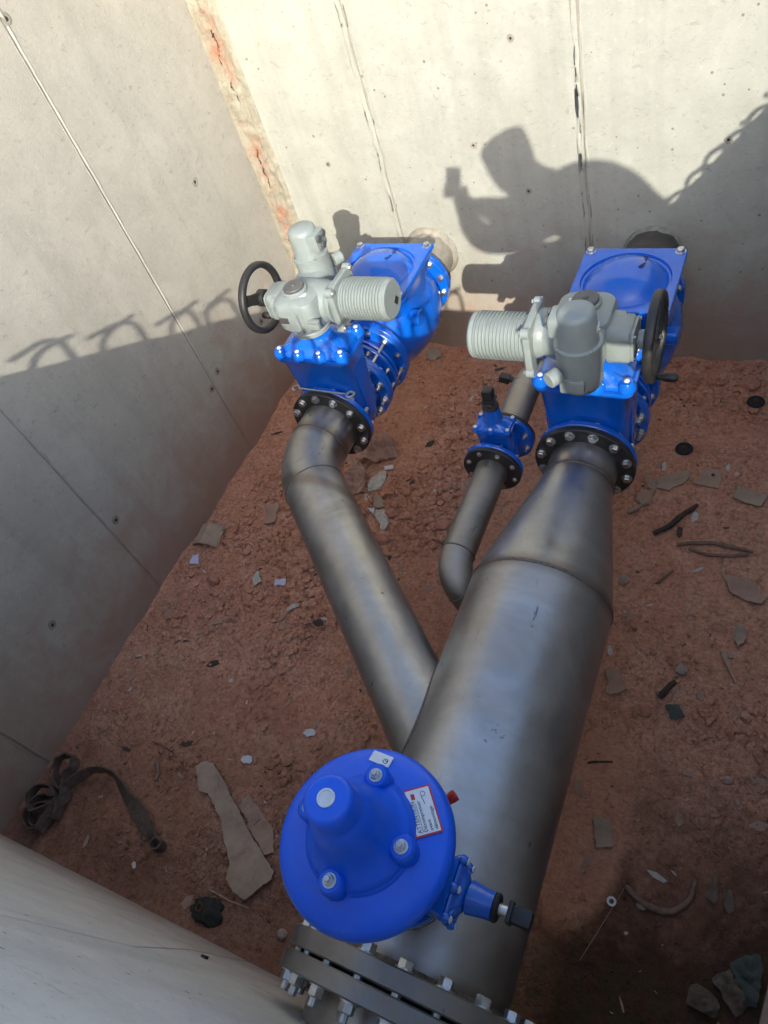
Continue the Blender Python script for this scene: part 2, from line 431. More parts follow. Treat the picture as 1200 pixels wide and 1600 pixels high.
def grid_floor():
    nx, ny = 400, 408
    xs = np.linspace(XL - .05, XR + .05, nx); ys = np.linspace(YN - .05, YF + .05, ny)
    vs_ = [(float(x), float(y), floor_h(float(x), float(y))) for y in ys for x in xs]
    fs = [(j * nx + i, j * nx + i + 1, (j + 1) * nx + i + 1, (j + 1) * nx + i) for j in range(ny - 1) for i in range(nx - 1)]
    m = MB(); m.v = vs_; m.f = fs
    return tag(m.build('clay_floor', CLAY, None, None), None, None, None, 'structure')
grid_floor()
# loose clods: uncountable
KEEP = []
def floor_max(x, y, r):
    return max(floor_h(x + r * math.cos(a), y + r * math.sin(a)) for a in [k * PI / 6 for k in range(12)])
def clods():
    ico_v, ico_f = None, None
    bm = bmesh.new(); bmesh.ops.create_icosphere(bm, subdivisions=1, radius=1)
    ico_v = np.array([v.co[:] for v in bm.verts]); bm.verts.index_update()
    ico_f = [tuple(v.index for v in f.verts) for f in bm.faces]; bm.free()
    V, F, n, k = [], [], 0, 0
    while n < 17000 and k < 150000:
        k += 1
        x = random.uniform(XL + .02, XR - .02); y = random.uniform(YN + .02, YF - .02)
        if any((x - a) ** 2 + (y - b) ** 2 < q * q for a, b, q in KEEP): continue
        L = lumpy(x, y)
        edge = math.exp(-(x - XL) / .12) + math.exp(-(YF - y) / .12)
        if random.random() > L * L + 0.10 + 0.45 * edge: continue
        r = 0.0028 + 0.018 * random.random() ** 3.6 * (0.3 + 0.9 * L)
        if random.random() < .012: r *= 1.7
        sq = np.array([random.uniform(.75, 1.4), random.uniform(.75, 1.4), random.uniform(.45, .8)])
        p = ico_v * (1 + rng.uniform(-.28, .28, (len(ico_v), 1))) * sq * r
        a = random.uniform(0, 6.28); c, s_ = math.cos(a), math.sin(a)
        p = np.c_[p[:, 0] * c - p[:, 1] * s_, p[:, 0] * s_ + p[:, 1] * c, p[:, 2]]
        p += (x, y, floor_h(x, y) + r * .25)
        b = len(ico_v) * n
        V.extend(map(tuple, p)); F.extend([(i + b, j + b, l + b) for i, j, l in ico_f]); n += 1
    m = MB(); m.v = V; m.f = F
    tag(m.build('clay_lumps', CLAY, None, 50), 'crumbled red clay lumps scattered over the pit floor', 'clay', None, 'stuff')

# outer ground, a sheet to the horizon round the pit
g = MB(); B = 120; zg = 2.0
x0, x1, y0, y1 = XL - .25, XR + .25, YN - .25, YF + .25
for a, b, c, d in ((-B, x0, -B, B), (x1, B, -B, B), (x0, x1, -B, y0), (x0, x1, y1, B)):
    g.add([(a, c, zg), (b, c, zg), (b, d, zg), (a, d, zg)], [(0, 1, 2, 3)])
tag(g.build('ground', GROUND, None), None, None, None, 'structure')

def wall_panel(parent, out, m, depth, mat, name='panel', bev=0.004):
    """out: outline in the wall plane; m maps (u,v,depth) to the world"""
    p = MB(); p.prism(out, 0, depth, m)
    me = p.mesh(name, mat, 30)
    o = ob(name, me, parent)
    b = o.modifiers.new('edge', 'BEVEL'); b.width = bev; b.segments = 2; b.limit_method = 'ANGLE'
    return o
def rough_strip(name, u0, u1, z0, z1, m, mat, parent, amp=0.006, du=0.012, dz=0.03, wob=0.006, base=0.0):
    nu = max(3, int((u1 - u0) / du) + 1); nz = int((z1 - z0) / dz) + 1
    vs_, fs = [], []
    for j in range(nz):
        z = z0 + (z1 - z0) * j / (nz - 1)
        for i in range(nu):
            e = i in (0, nu - 1)
            u = u0 + (u1 - u0) * i / (nu - 1) + (noise.noise(Vector((i * 3.1 if not e else i * .7, z * 9, u0 * 5))) * wob)
            h = base + (-0.002 if e else abs(noise.noise(Vector((u * 40, z * 14, 3)))) * amp + amp * .25)
            vs_.append((u, z, h))
    for j in range(nz - 1):
        for i in range(nu - 1):
            fs.append((j * nu + i, j * nu + i + 1, (j + 1) * nu + i + 1, (j + 1) * nu + i))
    return MB().add(vs_, fs, m).build(name, mat, parent, None)
def frame(o, u, v, w):
    m = Matrix.Identity(4)
    for i in range(3):
        m[i][0], m[i][1], m[i][2], m[i][3] = u[i], v[i], w[i], o[i]
    return m
# wall frames: u along the wall, v up, w into the pit
FL = frame((XL, 0, 0), (0, -1, 0), (0, 0, 1), (1, 0, 0))      # u = -y
FR = frame((0, YF, 0), (1, 0, 0), (0, 0, 1), (0, -1, 0))      # u = x
FN = frame((0, -.097, 0), (-1, 0, 0), (0, -.037, 1), (0, 1, 0))      # u = -x
FX = frame((XR, 0, 0), (0, 1, 0), (0, 0, 1), (-1, 0, 0))      # u = y
G = 0.0025
def tie_hole(parent, fr, u, v, r=0.014):
    m = fr @ T(u, v, 0.0006)
    ring = []
    for k in range(18):
        a = 2 * PI * k / 18; q = r * (1.7 + .5 * noise.noise(Vector((u * 9 + math.cos(a), v * 7 + math.sin(a), 1))))
        ring.append((q * math.cos(a), q * math.sin(a), 0))
    b = MB(); inner = [(x * .55, y * .55, 0.0025) for x, y, z in ring]; deep = [(x * .4, y * .4, 0.0005) for x, y, z in ring]
    b.loft([ring, inner, deep], m, caps=False); b.add([deep[i] for i in range(18)], [tuple(range(18))], m)
    o = b.build('tie_hole', MORTAR, parent, 60)
    c = MB().add([(x * .36, y * .36, 0.0012) for x, y, z in ring], [tuple(range(18))], m).build('tie_core', BLACK, o)
    return o

# left wall
HL = 3.3  # unseen upper part of left and rear walls, raised for warm bounce and reflections
wl = thing('concrete_wall', (0, 0, 0), 'tall shuttered concrete wall on the left, half sunlit with rebar hook shadows', 'wall')
ys = [-0.35, 0.25, 1.272, 2.325, 3.60]
for a, b in zip(ys, ys[1:]):
    wall_panel(wl, [(-b + G, -.12), (-a - G, -.12), (-a - G, HL), (-b + G, HL)], FL @ T(0, 0, -.25), .25, CONC)
p = MB().box(.2, 3.9, 3.36, T(XL - .1018, 1.62, 1.57)).build('joint_backing', MORTAR, wl)
for y in ys[1:4]:
    rough_strip('joint_ridge', -y - .017, -y - .005, 0.0, HL, FL, CONC, wl, .0045, .004, .014, .006)
    rough_strip('joint_ridge', -y + .005, -y + .013, 0.0, HL, FL, CONC, wl, .004, .004, .014, .005)
for y, z in ((2.345, 2.43), (1.335, .56), (2.40, .596), (2.30, .555), (2.9, 1.45), (.9, 1.75), (.75, .5), (2.9, .55)): tie_hole(wl, FL, -y, z)
# rear wall
wr = thing('concrete_wall', (0, 0, 0), 'bright sunlit concrete wall at the back with two pipe openings', 'wall')
xs = [-2.63, -1.967, -0.912, 0.2, 0.87]
for a, b in zip(xs, xs[1:]):
    wall_panel(wr, [(a + G, -.12), (b - G, -.12), (b - G, HL), (a + G, HL)], FR @ T(0, 0, -.25), .25, CONC_R)
MB().box(3.7, .2, 3.36, T(-1.05, YF + .1018, 1.57)).build('joint_backing', MORTAR, wr)
for x in xs[1:4]:
    rough_strip('joint_ridge', x - .030, x - .005, 0.0, HL, FR, CONC_R, wr, .007, .005, .014, .013)
    rough_strip('joint_ridge', x + .005, x + .020, 0.0, HL, FR, CONC_R, wr, .006, .005, .014, .011)
def m_corner():
    t = NT('rusty_corner_mortar')
    a = t.noise(8, 6, 0.7, dist=.6)
    c = t.mix(t.ramp(a, .35, .7), (0.22, 0.20, 0.15), (0.35, 0.33, 0.26))
    pos = t.n('SeparateXYZ'); t.put(pos.inputs[0], t.co)
    wv = t.math('ADD', pos.outputs[0], t.math('MULTIPLY', t.math('SUBTRACT', t.noise(3.2, 6, .75), .5), .17))
    ln = t.math('ABSOLUTE', t.math('ADD', wv, 2.715))
    on = t.ramp(t.noise(2.2, 5, .7, vec=t.vmap((1, 1, 1.6), (0, 0, 4))), .44, .56)
    rust = t.math('MULTIPLY', t.math('MULTIPLY', t.ramp(ln, .075, .01), on), t.ramp(t.noise(12, 5, .8), .40, .56))
    c = t.mix(t.math('MULTIPLY', rust, .9), c, (0.31, 0.125, 0.07))
    c = t.mix(t.ramp(t.noise(22, 4, .8), .56, .66, 0, .5), c, (0.17, 0.15, 0.11))
    crk = t.math('MULTIPLY', t.ramp(ln, .0045, .002), t.ramp(t.noise(5, 4, .7), .50, .56))
    c = t.mix(crk, c, (0.05, 0.028, 0.018))
    h = t.math('SUBTRACT', a, crk)
    return t.out(c, .9, 0, t.bump(h, 1.0, .02))
rough_strip('corner_mortar', XL - .01, -2.622, -.05, HL, FR, m_corner(), wr, .024, .010, .016, .008)
for x, z in ((-1.2, 1.75), (-1.45, 1.3), (-.3, 1.25), (-1.2, 1.05), (-2.3, 1.25)): tie_hole(wr, FR, x, z, .010)
# near wall, with the slanting joint seen at the lower left
wnr = thing('concrete_wall', (0, 0, 0), 'pale concrete wall in the near left corner, seen steeply from above', 'wall')
def topz(x): return 2.315 - 0.040 * (x + 1.3) + 0.010 * noise.noise(Vector((x * 7, 0, 5))) + 0.006 * noise.noise(Vector((x * 22, 3, 5)))
jl = [(2.31, -1.10), (1.7, -1.136), (1.18, -1.155), (.63, -1.315), (.0, -1.40), (-.12, -1.41)]
n = 60
tl = [(-x, topz(x)) for x in np.linspace(-3.05, -1.10 - G, n)]
tr = [(-x, topz(x)) for x in np.linspace(-1.10 + G, .87, n)]
wall_panel(wnr, [(3.05, -.12)] + tl + [(-x + G, z) for z, x in jl[1:]], FN @ T(0, 0, -.25), .25, CONC_N, bev=.003)
wall_panel(wnr, [(-x - G, z) for z, x in jl[::-1][:-1]] + tr + [(-.87, -.12)], FN @ T(0, 0, -.25), .25, CONC_N, bev=.003)
MB().box(3.8, 2.2, .2, FN @ T(1.1, 1.0, -.1018)).build('joint_backing', MORTAR, wnr)
MB().box(.016, .02, .012, FN @ T(1.24, .66, .002)).build('embedded_clip', BLACK, wnr)
# right wall
wrt = thing('concrete_wall', (0, 0, 0), 'concrete wall on the right edge of the pit, topped by rebar hooks', 'wall')
def topr(y): return 2.30 + 0.010 * noise.noise(Vector((y * 7, 2, 5))) + 0.006 * noise.noise(Vector((y * 24, 3, 8)))
wall_panel(wrt, [(YN, -.12)] + [(1.55, -.12)] + [(y, topr(y)) for y in np.linspace(1.55, YN, 30)], FX @ T(0, 0, -.25), .25, CONC, bev=.003)
wall_panel(wrt, [(1.558, -.12), (YF, -.12)] + [(y, topr(y)) for y in np.linspace(YF, 1.558, 30)], FX @ T(0, 0, -.25), .25, CONC, bev=.003)
# rebar hooks cast into the wall tops
def hook(parent, base, tail, z0, z1, r=.0105):
    b = Vector(base); t = Vector((*tail, 0)); L = t.length; t.normalize(); q = .072
    pts = [Vector((b.x, b.y, z0)), Vector((b.x, b.y, z1 - q))]
    for k in range(1, 7):
        a = PI / 2 * k / 6
        pts.append(Vector((b.x, b.y, z1 - q)) + t * (q * (1 - math.cos(a))) + Vector((0, 0, q * math.sin(a))))
    pts.append(pts[-1] + t * (L - q) + Vector((0, 0, random.uniform(-.012, .01))))
    return MB().tube(pts, r, 8).build('rebar_hook', REBAR, parent)
for k in range(16):
    x = -2.62 + .172 * k + random.uniform(-.035, .035)
    if x > .15: break
    hook(wnr, (x, -.36), (.055, .14), 2.0, 2.53 - .03 * (x + 2) * 1 + random.uniform(-.05, .03))
    hook(wnr, (x + .045 + random.uniform(-.02, .02), -.23), (-.055 + random.uniform(-.02, .02), -.14 + random.uniform(-.03, .03)), 2.0, 2.515 - .03 * (x + 2) + random.uniform(-.015, .015))
for k in range(18):
    y = .12 + .165 * k + random.uniform(-.012, .012)
    hook(wrt, (.68, y), (.11, .01), 2.0, 2.455 + random.uniform(-.012, .012))
    hook(wrt, (.81, y + .06), (-.11, .01), 2.0, 2.44 + random.uniform(-.02, .012))

# ------------------------------------------------------------------ fasteners
def hexpts(r, z, rot=0): return [(r * math.cos(R_(60 * k) + rot), r * math.sin(R_(60 * k) + rot), z) for k in range(6)]
def bolt_mesh(r, h, mat, stud=0.0, washer=True, name='bolt'):
    b = MB()
    z = 0
    if washer: b.cyl(r * 1.25, 0, r * .22, None, 16); z = r * .22
    b.loft([hexpts(r, z), hexpts(r, z + h * .85), hexpts(r * .86, z + h)])
    if stud: b.cyl(r * .58, z + h * .9, z + h + stud, None, 10, r * .1)
    return b.mesh(name, mat, 30)
BOLT = bolt_mesh(.0165, .014, ZINC)
BOLTM = bolt_mesh(.0125, .011, ZINC)
BOLTS = bolt_mesh(.0085, .007, ZINC)
NUT = bolt_mesh(.0165, .016, ZINC, .022)
NUTM = bolt_mesh(.011, .010, ZINC, .012)
BIGB = bolt_mesh(.020, .020, ZINC, 0.0)
BIGN = bolt_mesh(.020, .022, ZINC, .02)
LIDB = bolt_mesh(.017, .016, ZINC)
PLUG = MB().lathe([(0.0105, 0), (0.0105, .003), (.007, .006), (0, .007)], None, 16).mesh('wax_plug', WAX, 50)
TINYB = MB().cyl(.006, 0, .007, None, 10, .0015).mesh('screw', GREY, 30)
TINYZ = MB().cyl(.006, 0, .007, None, 10, .0015).mesh('screw', ZINC, 30)
def ring_bolts(parent, me, c, d, R, n, ph=0.0, name='bolt', skip=None):
    m = AX(c, d)
    for k in range(n):
        a = 2 * PI * (k + ph) / n
        o = ob(name, me, parent)
        o.matrix_local = m @ T(R * math.cos(a), R * math.sin(a), 0) @ Matrix.Rotation(random.uniform(0, 1.05), 4, 'Z')
def put(parent, me, p, d=(0, 0, 1), name='bolt'):
    o = ob(name, me, parent); o.matrix_local = AX(p, d) @ Matrix.Rotation(random.uniform(0, 1.05), 4, 'Z'); return o
def flange(b, r, ri, y0, y1, c=.003, raised=0):
    """ring about local Y between y0 and y1"""
    m = AX((0, 0, 0), (0, 1, 0))
    b.lathe([(ri, y0), (r - c, y0), (r, y0 + c), (r, y1 - c), (r - c, y1), (ri, y1), (ri, y0)], m, 64)
    return b

# ------------------------------------------------------------------ steel manifold
AXX, AXZ, BX = -0.60, 0.70, -1.81
man = thing('pipe_manifold', (AXX, 0.06, AXZ), 'large grey steel pipe with cone reducer and slanting side branch', 'pipe')
YM = AX((0, 0, 0), (0, 1, 0))
RB, RS = .254, .1365
# run pipe (local y = world y - .06)
MB().lathe([(RB, .002), (RB, 1.235)], YM, 96).build('run_pipe', STEEL, man)
MB().lathe([(RB, 1.243)] + [(RS + (RB - RS) * (0.5 + 0.5 * math.cos(PI * min(1, max(0, (k / 24) * 1.08 - .04)))) * .12 + (RB - RS) * (1 - k / 24) * .88, 1.243 + .545 * k / 24) for k in range(1, 24)] + [(RS, 1.788)], YM, 96).build('reducer', STEEL, man)
MB().lathe([(RS, 1.794), (RS, 1.905)], YM, 64).build('neck', STEEL, man)
for y, r in ((1.239, RB), (1.791, RS)):
    q = MB(); pr = [(r - .002, y - .009), (r + .003, y - .005), (r + .0042, y), (r + .003, y + .005), (r - .002, y + .009)]
    q.lathe(pr, YM, 90).build('weld_seam', WELD, man)
q = flange(MB(), .358, RB - .01, -.048, 0.002, .004); fo = q.build('end_flange', STEEL_F, man)
q = MB(); q.lathe([(RB - .001, .0), (RB + .012, .003), (RB + .001, .016)], YM, 90).build('weld_seam', WELD, man)
ring_bolts(man, BIGB, (0, .002, 0), (0, 1, 0), .323, 20, .5)
q = flange(MB(), .2, RS - .003, 1.890, 1.918, .004); q.build('black_flange', BLACKF, man)
ring_bolts(man, BOLT, (0, 1.890, 0), (0, -1, 0), .174, 12, .5)
# branch: 45 degree lateral, elbow, neck
bx = BX - AXX
ax = Vector((1, -1, 0)).normalized()
y_el = 1.725 - .06
pts = []
Rb = .36; tn = Rb * math.tan(R_(22.5))
start = Vector((bx, y_el + tn, 0)); cen = start + Vector((Rb, 0, 0))
elb = [cen + Rb * Vector((-math.cos(R_(45) * k / 12), -math.sin(R_(45) * k / 12), 0)) for k in range(13)]
MB().tube(elb, RS, 64, False).build('elbow', STEEL_B, man)
e2 = elb[-1]
L = (0 - e2.x) * math.sqrt(2)
MB().tube([e2, e2 + ax * (L * .5), e2 + ax * (L - .10)], RS, 64, False).build('branch_pipe', STEEL_B, man)
y_bf = 2.0 - .06
MB().tube([start, Vector((bx, y_bf + .005, 0))], RS, 64, False).build('branch_neck', STEEL_B, man)
for c, d in ((e2, ax), (start, Vector((0, 1, 0)))):
    MB().lathe([(RS - .002, -.006), (RS + .0022, -.003), (RS + .0026, .001), (RS - .002, .006)], AX(c, d), 64).build('weld_seam', WELD, man)
mb = MB(); mb.lathe([(RS - .003, y_bf), (.196, y_bf), (.2, y_bf + .004), (.2, y_bf + .024), (.196, y_bf + .028), (RS - .003, y_bf + .028), (RS - .003, y_bf)], T(bx, 0, 0) @ YM, 64)
mb.build('black_flange', BLACKF, man)
ring_bolts(man, BOLT, (bx, y_bf, 0), (0, -1, 0), .174, 12, .2)
# weld where branch meets run: intersection of the two cylinders
wp = []
for k in range(64):
    a = 2 * PI * k / 64
    n1 = Vector((ax.y, -ax.x, 0)); off = n1 * (RS * math.cos(a)) + Vector((0, 0, RS * math.sin(a)))
    # point o + s*ax on the run cylinder x^2+z^2=RB^2, left side
    x = -math.sqrt(RB * RB - off.z ** 2)
    s_ = (x - (e2.x + off.x)) / ax.x
    wp.append(e2 + off + ax * s_)
MB().tube(wp + [wp[0]], .0055, 8, False).build('weld_seam', WELD, man)

# pipe piece through the near wall, bolted on
nd = thing('flanged_wall_pipe', (AXX, -.05, AXZ), 'bolted steel flange and pipe entering the near wall at the bottom edge', 'pipe')
flange(MB(), .358, RB - .01, .006, .054, .004).build('end_flange', STEEL_F, nd)
MB().lathe([(RB, .01), (RB, -.30)], YM, 96).build('pipe', STEEL, nd)
MB().lathe([(.300, .0545), (.300, .0615)], YM, 64).build('gasket', RUBBER, nd)
ring_bolts(nd, BIGN, (0, .006, 0), (0, -1, 0), .323, 20, .5, 'nut')
st = MB().cyl(.0125, .050, .066, None, 10).mesh('bolt_shank', ZINC)
ring_bolts(nd, st, (0, 0, 0), (0, 1, 0), .323, 20, .5, 'bolt_shank')

# ------------------------------------------------------------------ gate valves
def gate_valve_parts(root, fr, Lf, s, ft, rp, nb, R_b, boltm, nutm, spindle, plugs):
    """flow along local Y (centred), bonnet along local +Z"""
    for sg in (-1, 1):
        q = MB(); a, b = sorted((sg * Lf / 2, sg * (Lf / 2 - ft)))
        flange(q, fr, rp * .5, a, b, .003)
        q.build('flange', BLUE, root)
        ring_bolts(root, nutm, (0, sg * (Lf / 2 - ft), 0), (0, -sg, 0), R_b, nb, .5 if nb == 12 else .5, 'nut')
    b = MB()
    b.lathe([(rp * 1.02, -Lf / 2 + ft * .5), (rp * 1.08, -Lf / 4), (rp * 1.22, 0), (rp * 1.08, Lf / 4), (rp * 1.02, Lf / 2 - ft * .5)], YM, 48)
    k = s
    b.loft([rrect(.20 * k, .13 * k, .05 * k, -.165 * k), rrect(.29 * k, .165 * k, .06 * k, -.08 * k), rrect(.315 * k, .175 * k, .05 * k, .02 * k),
            rrect(.325 * k, .18 * k, .04 * k, .20 * k), rrect(.345 * k, .195 * k, .035 * k, .325 * k), rrect(.365 * k, .225 * k, .03 * k, .345 * k), rrect(.365 * k, .225 * k, .03 * k, .362 * k)])
    for sg in (-1, 1): b.box(.012 * k, .10 * k, .28 * k, T(sg * .163 * k, 0, .16 * k), .004 * k)
    b.build('body', BLUE, root, 40)
    # bonnet with lobes at the screws
    b = MB()
    b.loft([rrect(.335 * k, .20 * k, .045 * k, .3635 * k), rrect(.343 * k, .208 * k, .05 * k, .370 * k), rrect(.336 * k, .20 * k, .05 * k, .385 * k), rrect(.29 * k, .175 * k, .06 * k, .394 * k),
            rrect(.24 * k, .155 * k, .07 * k, .416 * k), rrect(.17 * k, .13 * k, .06 * k, .440 * k), rrect(.13 * k, .12 * k, .058 * k, .449 * k), rrect(.13 * k, .12 * k, .058 * k, .462 * k)])
    lob = [(-.158, -.084), (-.055, -.100), (.055, -.100), (.158, -.084), (-.158, .084), (-.055, .100), (.055, .100), (.158, .084)]
    if s < .8: lob = [lob[i] for i in (0, 3, 4, 7)] + [(0, -.1), (0, .1)]
    for x, y in lob:
        b.lathe([(.030 * k, .3636 * k), (.0335 * k, .368 * k), (.032 * k, .388 * k), (.022 * k, .404 * k), (0, .406 * k)], T(x * k, y * k, 0), 20)
        d = Vector((x * .35, y * .35, 0))
        b.tube([(x * k, y * k, .384 * k), (x * .62 * k, y * .62 * k, .402 * k), (x * .3 * k, y * .3 * k, .43 * k)], .016 * k, 8)
    bo = b.build('bonnet', BLUE, root, 40)
    for x, y in lob: put(root, plugs, (x * k, y * k, .4055 * k), name='wax_plug')
    lb = MB().box(.05 * k, .028 * k, .001, T(.088 * k, -.030 * k, .4205 * k) @ Matrix.Rotation(R_(25), 4, 'Y')).build('label', WHITE, root)
    if spindle:
        MB().lathe([(.095 * k, .455 * k), (.092 * k, .48 * k), (.080 * k, .56 * k), (.078 * k, .60 * k), (0, .60 * k)], None, 32).build('stuffing_box', BLUE, root)
        MB().cyl(.080 * k, .6005 * k, .632 * k, None, 28, .008 * k).build('gland', RUBBER, root)
        MB().cyl(.034 * k, .632 * k, .69 * k, None, 16).build('stem', ZINC, root)
        c = MB(); c.box(.120 * k, .120 * k, .028 * k, T(0, 0, .699 * k), .010 * k)
        c.box(.096 * k, .096 * k, .115 * k, T(0, 0, .766 * k), .014 * k); c.build('spindle_cap', BLACK, root)
def gate_valve(loc, label, group=None):
    r = thing('gate_valve', loc, label, 'valve', group)
    gate_valve_parts(r, .199, .25, 1.0, .026, RS, 12, .174, BOLTM, NUT, False, PLUG)
    return r
YA, YB = 1.98 + .125, 2.03 + .125
gva = gate_valve((AXX, YA, AXZ), 'blue gate valve bolted to the cone reducer, under the right-hand actuator')
gvb = gate_valve((BX, YB, AXZ), 'blue gate valve on the slanting branch, under the left-hand actuator')
PLUGS = MB().lathe([(0.008, 0), (0.008, .003), (.005, .005), (0, .0055)], None, 12).mesh('wax_plug', WAX, 50)
CXX, CY = -.96, 1.972
gvc = thing('gate_valve', (CXX, CY, AXZ), 'small blue gate valve with black square stem cap on the thin bypass pipe', 'valve')
gate_valve_parts(gvc, .125, .184, .43, .02, .067, 8, .102, BOLTS, NUTM, True, PLUGS)

# ------------------------------------------------------------------ electric actuators
def actuator(loc, rz, label, lit):
    a = thing('electric_actuator', loc, label, 'actuator', None, rz)
    # local z = world z
    b = MB()
    b.cyl(.088, 1.160, 1.186, None, 40, .004)
    b.loft([rrect(.168, .168, .083, 1.184, 8), rrect(.186, .190, .075, 1.205, 8), rrect(.200, .206, .055, 1.225, 8), rrect(.204, .21, .05, 1.318, 8), rrect(.19, .196, .05, 1.342, 8), rrect(.15, .16, .06, 1.356, 8)])
    # neck to the motor and to the gear box
    mx = AX((0, .045, 1.268), (1, 0, 0))
    b.lathe([(0, .0), (.088, .0), (.092, .08), (.082, .12), (.09, .135), (.09, .15), (0, .15)], mx, 40)
    b.loft([rrect(.15, .12, .03, 0, 4), rrect(.145, .115, .03, .10, 4)], AX((-.04, .03, 1.268), (-1, 0, 0)))
    b.loft([rrect(.14, .13, .04, .0, 4), rrect(.14, .13, .04, .12, 4)], AX((-.03, .07, 1.275), (0, 1, 0)))
    b.box(.05, .02, .03, T(.095, -.098, 1.25), .004); b.box(.05, .02, .012, T(.10, -.10, 1.275), .003)
    b.box(.012, .03, .10, T(.03, -.105, 1.262), .004)
    b.cyl(.054, 1.345, 1.374, T(-.005, -.01, 0), 36, .004)
    b.build('housing', GREY, a, 38)
    MB().lathe([(.046, 1.370), (.046, 1.382), (.043, 1.386), (.010, 1.387), (.008, 1.391), (0, 1.391)], T(-.005, -.01, 0), 36).build('stem_cover', GREYD, a)
    # motor
    mo = AX((0, .07, 1.268), (1, 0, 0))
    f = MB(); f.loft([rrect(.196, .196, .045, .150, 6), rrect(.204, .204, .045, .156, 6), rrect(.204, .204, .045, .172, 6), rrect(.194, .194, .045, .178, 6)], mo)
    for sx in (-1, 1):
        for sy in (-1, 1): f.cyl(.019, .148, .180, mo @ T(sx * .088, sy * .088, 0), 16, .003)
    mf = f.build('motor_flange', GREY, a)
    for sx in (-1, 1):
        for sy in (-1, 1):
            o = ob('screw', BOLTS, a); o.matrix_local = mo @ T(sx * .088, sy * .088, .180)
    pr = [(0, .176), (.080, .176), (.084, .182), (.084, .190)]
    x = .190
    for k in range(13):
        pr += [(.080, x + .001), (.080, x + .0075), (.0885, x + .009), (.0885, x + .0125)]; x += .0138
    pr += [(.080, x + .002), (.086, x + .004), (.086, x + .018), (.078, x + .026), (0, x + .028)]
    mt = MB().lathe(pr, mo, 56).build('motor', GREY, a, 30)
    MB().box(.03, .03, .001, mo @ T(.022, -.02, x + .0285) @ Matrix.Rotation(R_(40), 4, 'Z')).build('motor_sticker', BLACK, mt)
    # hand-drive gear box and wheel at local -X
    gb = MB(); gx = AX((0, .045, 1.262), (-1, 0, 0))
    gb.loft([rrect(.135, .13, .03, .095, 5), rrect(.14, .135, .03, .10, 5), rrect(.138, .132, .03, .168, 5), rrect(.128, .122, .03, .176, 5)], gx)
    gb.build('gear_box', GREY, a, 38)
    cv = MB(); cv.loft([rrect(.13, .124, .03, .177, 5), rrect(.13, .124, .03, .186, 5), rrect(.08, .08, .039, .19, 5)], gx); cv.build('gear_cover', GREY, a, 38)
    for sx in (-1, 1):
        for sy in (-1, 1):
            o = ob('screw', TINYZ, a); o.matrix_local = gx @ T(sx * .05, sy * .048, .186)
    MB().cyl(.033, .19, .212, gx, 28, .003).build('wheel_shaft', GREY, a)
    MB().cyl(.030, .212, .236, gx, 28, .004).build('wheel_bushing', BLACK, a)
    # wheel: rim + two broad spokes + hub + folding crank
    W = gx @ T(0, .012, .246)
    sec = []
    for k in range(64):
        an = 2 * PI * k / 64
        c, s_ = math.cos(an), math.sin(an)
        sec.append([((.142 + rr * .014) * c, (.142 + rr * .014) * s_, zz * .016) for rr, zz in ((1, .6), (.6, 1), (-.6, 1), (-1, .6), (-1, -.6), (-.6, -1), (.6, -1), (1, -.6))])
    rim = MB().loft(sec + [sec[0]], W, caps=False).build('handwheel', BLACK, a, 50)
    for sg in (0, PI):
        MB().loft([rrect(.018, .058, .008, .015, 4), rrect(.014, .046, .006, .085, 4), rrect(.016, .056, .007, .137, 4)], W @ Matrix.Rotation(sg + .5, 4, 'Z') @ Matrix.Rotation(PI / 2, 4, 'Y')).build('spoke', BLACK, rim)
    MB().cyl(.038, -.024, .014, W, 28, .004).build('hub', BLACK, rim)
    put(rim, BOLTS, W @ Vector((0, 0, .014)), W.to_3x3() @ Vector((0, 0, 1)))
    kx = W @ T(.142 * math.cos(-1.9), .142 * math.sin(-1.9), 0)
    MB().lathe([(0, .012), (.010, .012), (.011, .03), (.016, .045), (.016, .075), (.010, .084), (0, .085)], kx, 20).build('crank_knob', BLACK, rim)
    # electrical connector tower
    tx, ty = -.035, .215
    b = MB()
    b.lathe([(0, 1.195), (.050, 1.195), (.066, 1.205), (.074, 1.225), (.077, 1.30), (.075, 1.372), (.079, 1.374), (.079, 1.386), (.074, 1.389), (0, 1.389)], T(tx, ty, 0), 44)
    b.box(.085, .055, .055, T(tx + .01, ty + .055, 1.25), .01)
    b.cyl(.028, .06, .105, AX((tx + .02, ty + .02, 1.30), (.55, .83, 0)), 20, .004)
    b.build('terminal_base', GREY, a, 40)
    tc = MB().lathe([(0, 1.389), (.068, 1.389), (.066, 1.40), (.062, 1.49), (.058, 1.504), (.046, 1.513), (0, 1.517)], T(tx, ty, 0), 44)
    tc.box(.075, .085, .075, T(tx + .050, ty - .005, 1.455), .012)
    hd = tc.build('terminal_head', GREY, a, 40)
    for dy, dz in ((-.026, .018), (.018, .020), (-.004, -.020)):
        MB().cyl(.016, 0, .012, AX((tx + .0865, ty - .005 + dy, 1.455 + dz), (1, 0, 0)), 18, .003).build('cable_gland', GREYD, hd)
    for k in range(4):
        an = PI / 4 + k * PI / 2
        put(a, TINYZ, (tx + .076 * math.cos(an), ty + .076 * math.sin(an), 1.387), name='screw')
    MB().box(.046, .001, .030, T(-.045, -.1058, 1.275), 0).build('rating_plate', ZINC, a)
    MB().box(.030, .020, .0008, T(.045, -.035, 1.3565) @ Matrix.Rotation(.3, 4, 'Z')).build('label', WHITE, a)
    MB().box(.001, .034, .022, T(tx - .0665, ty, 1.445)).build('label', WHITE, hd)
    for k in range(6):
        an = PI / 6 + k * PI / 3
        put(a, TINYZ, (.080 * math.cos(an), .080 * math.sin(an), 1.186), name='screw')
    return a
actuator((BX, YB, 0.002), 0, 'grey electric actuator with black handwheel in full sunlight by the left wall', True)
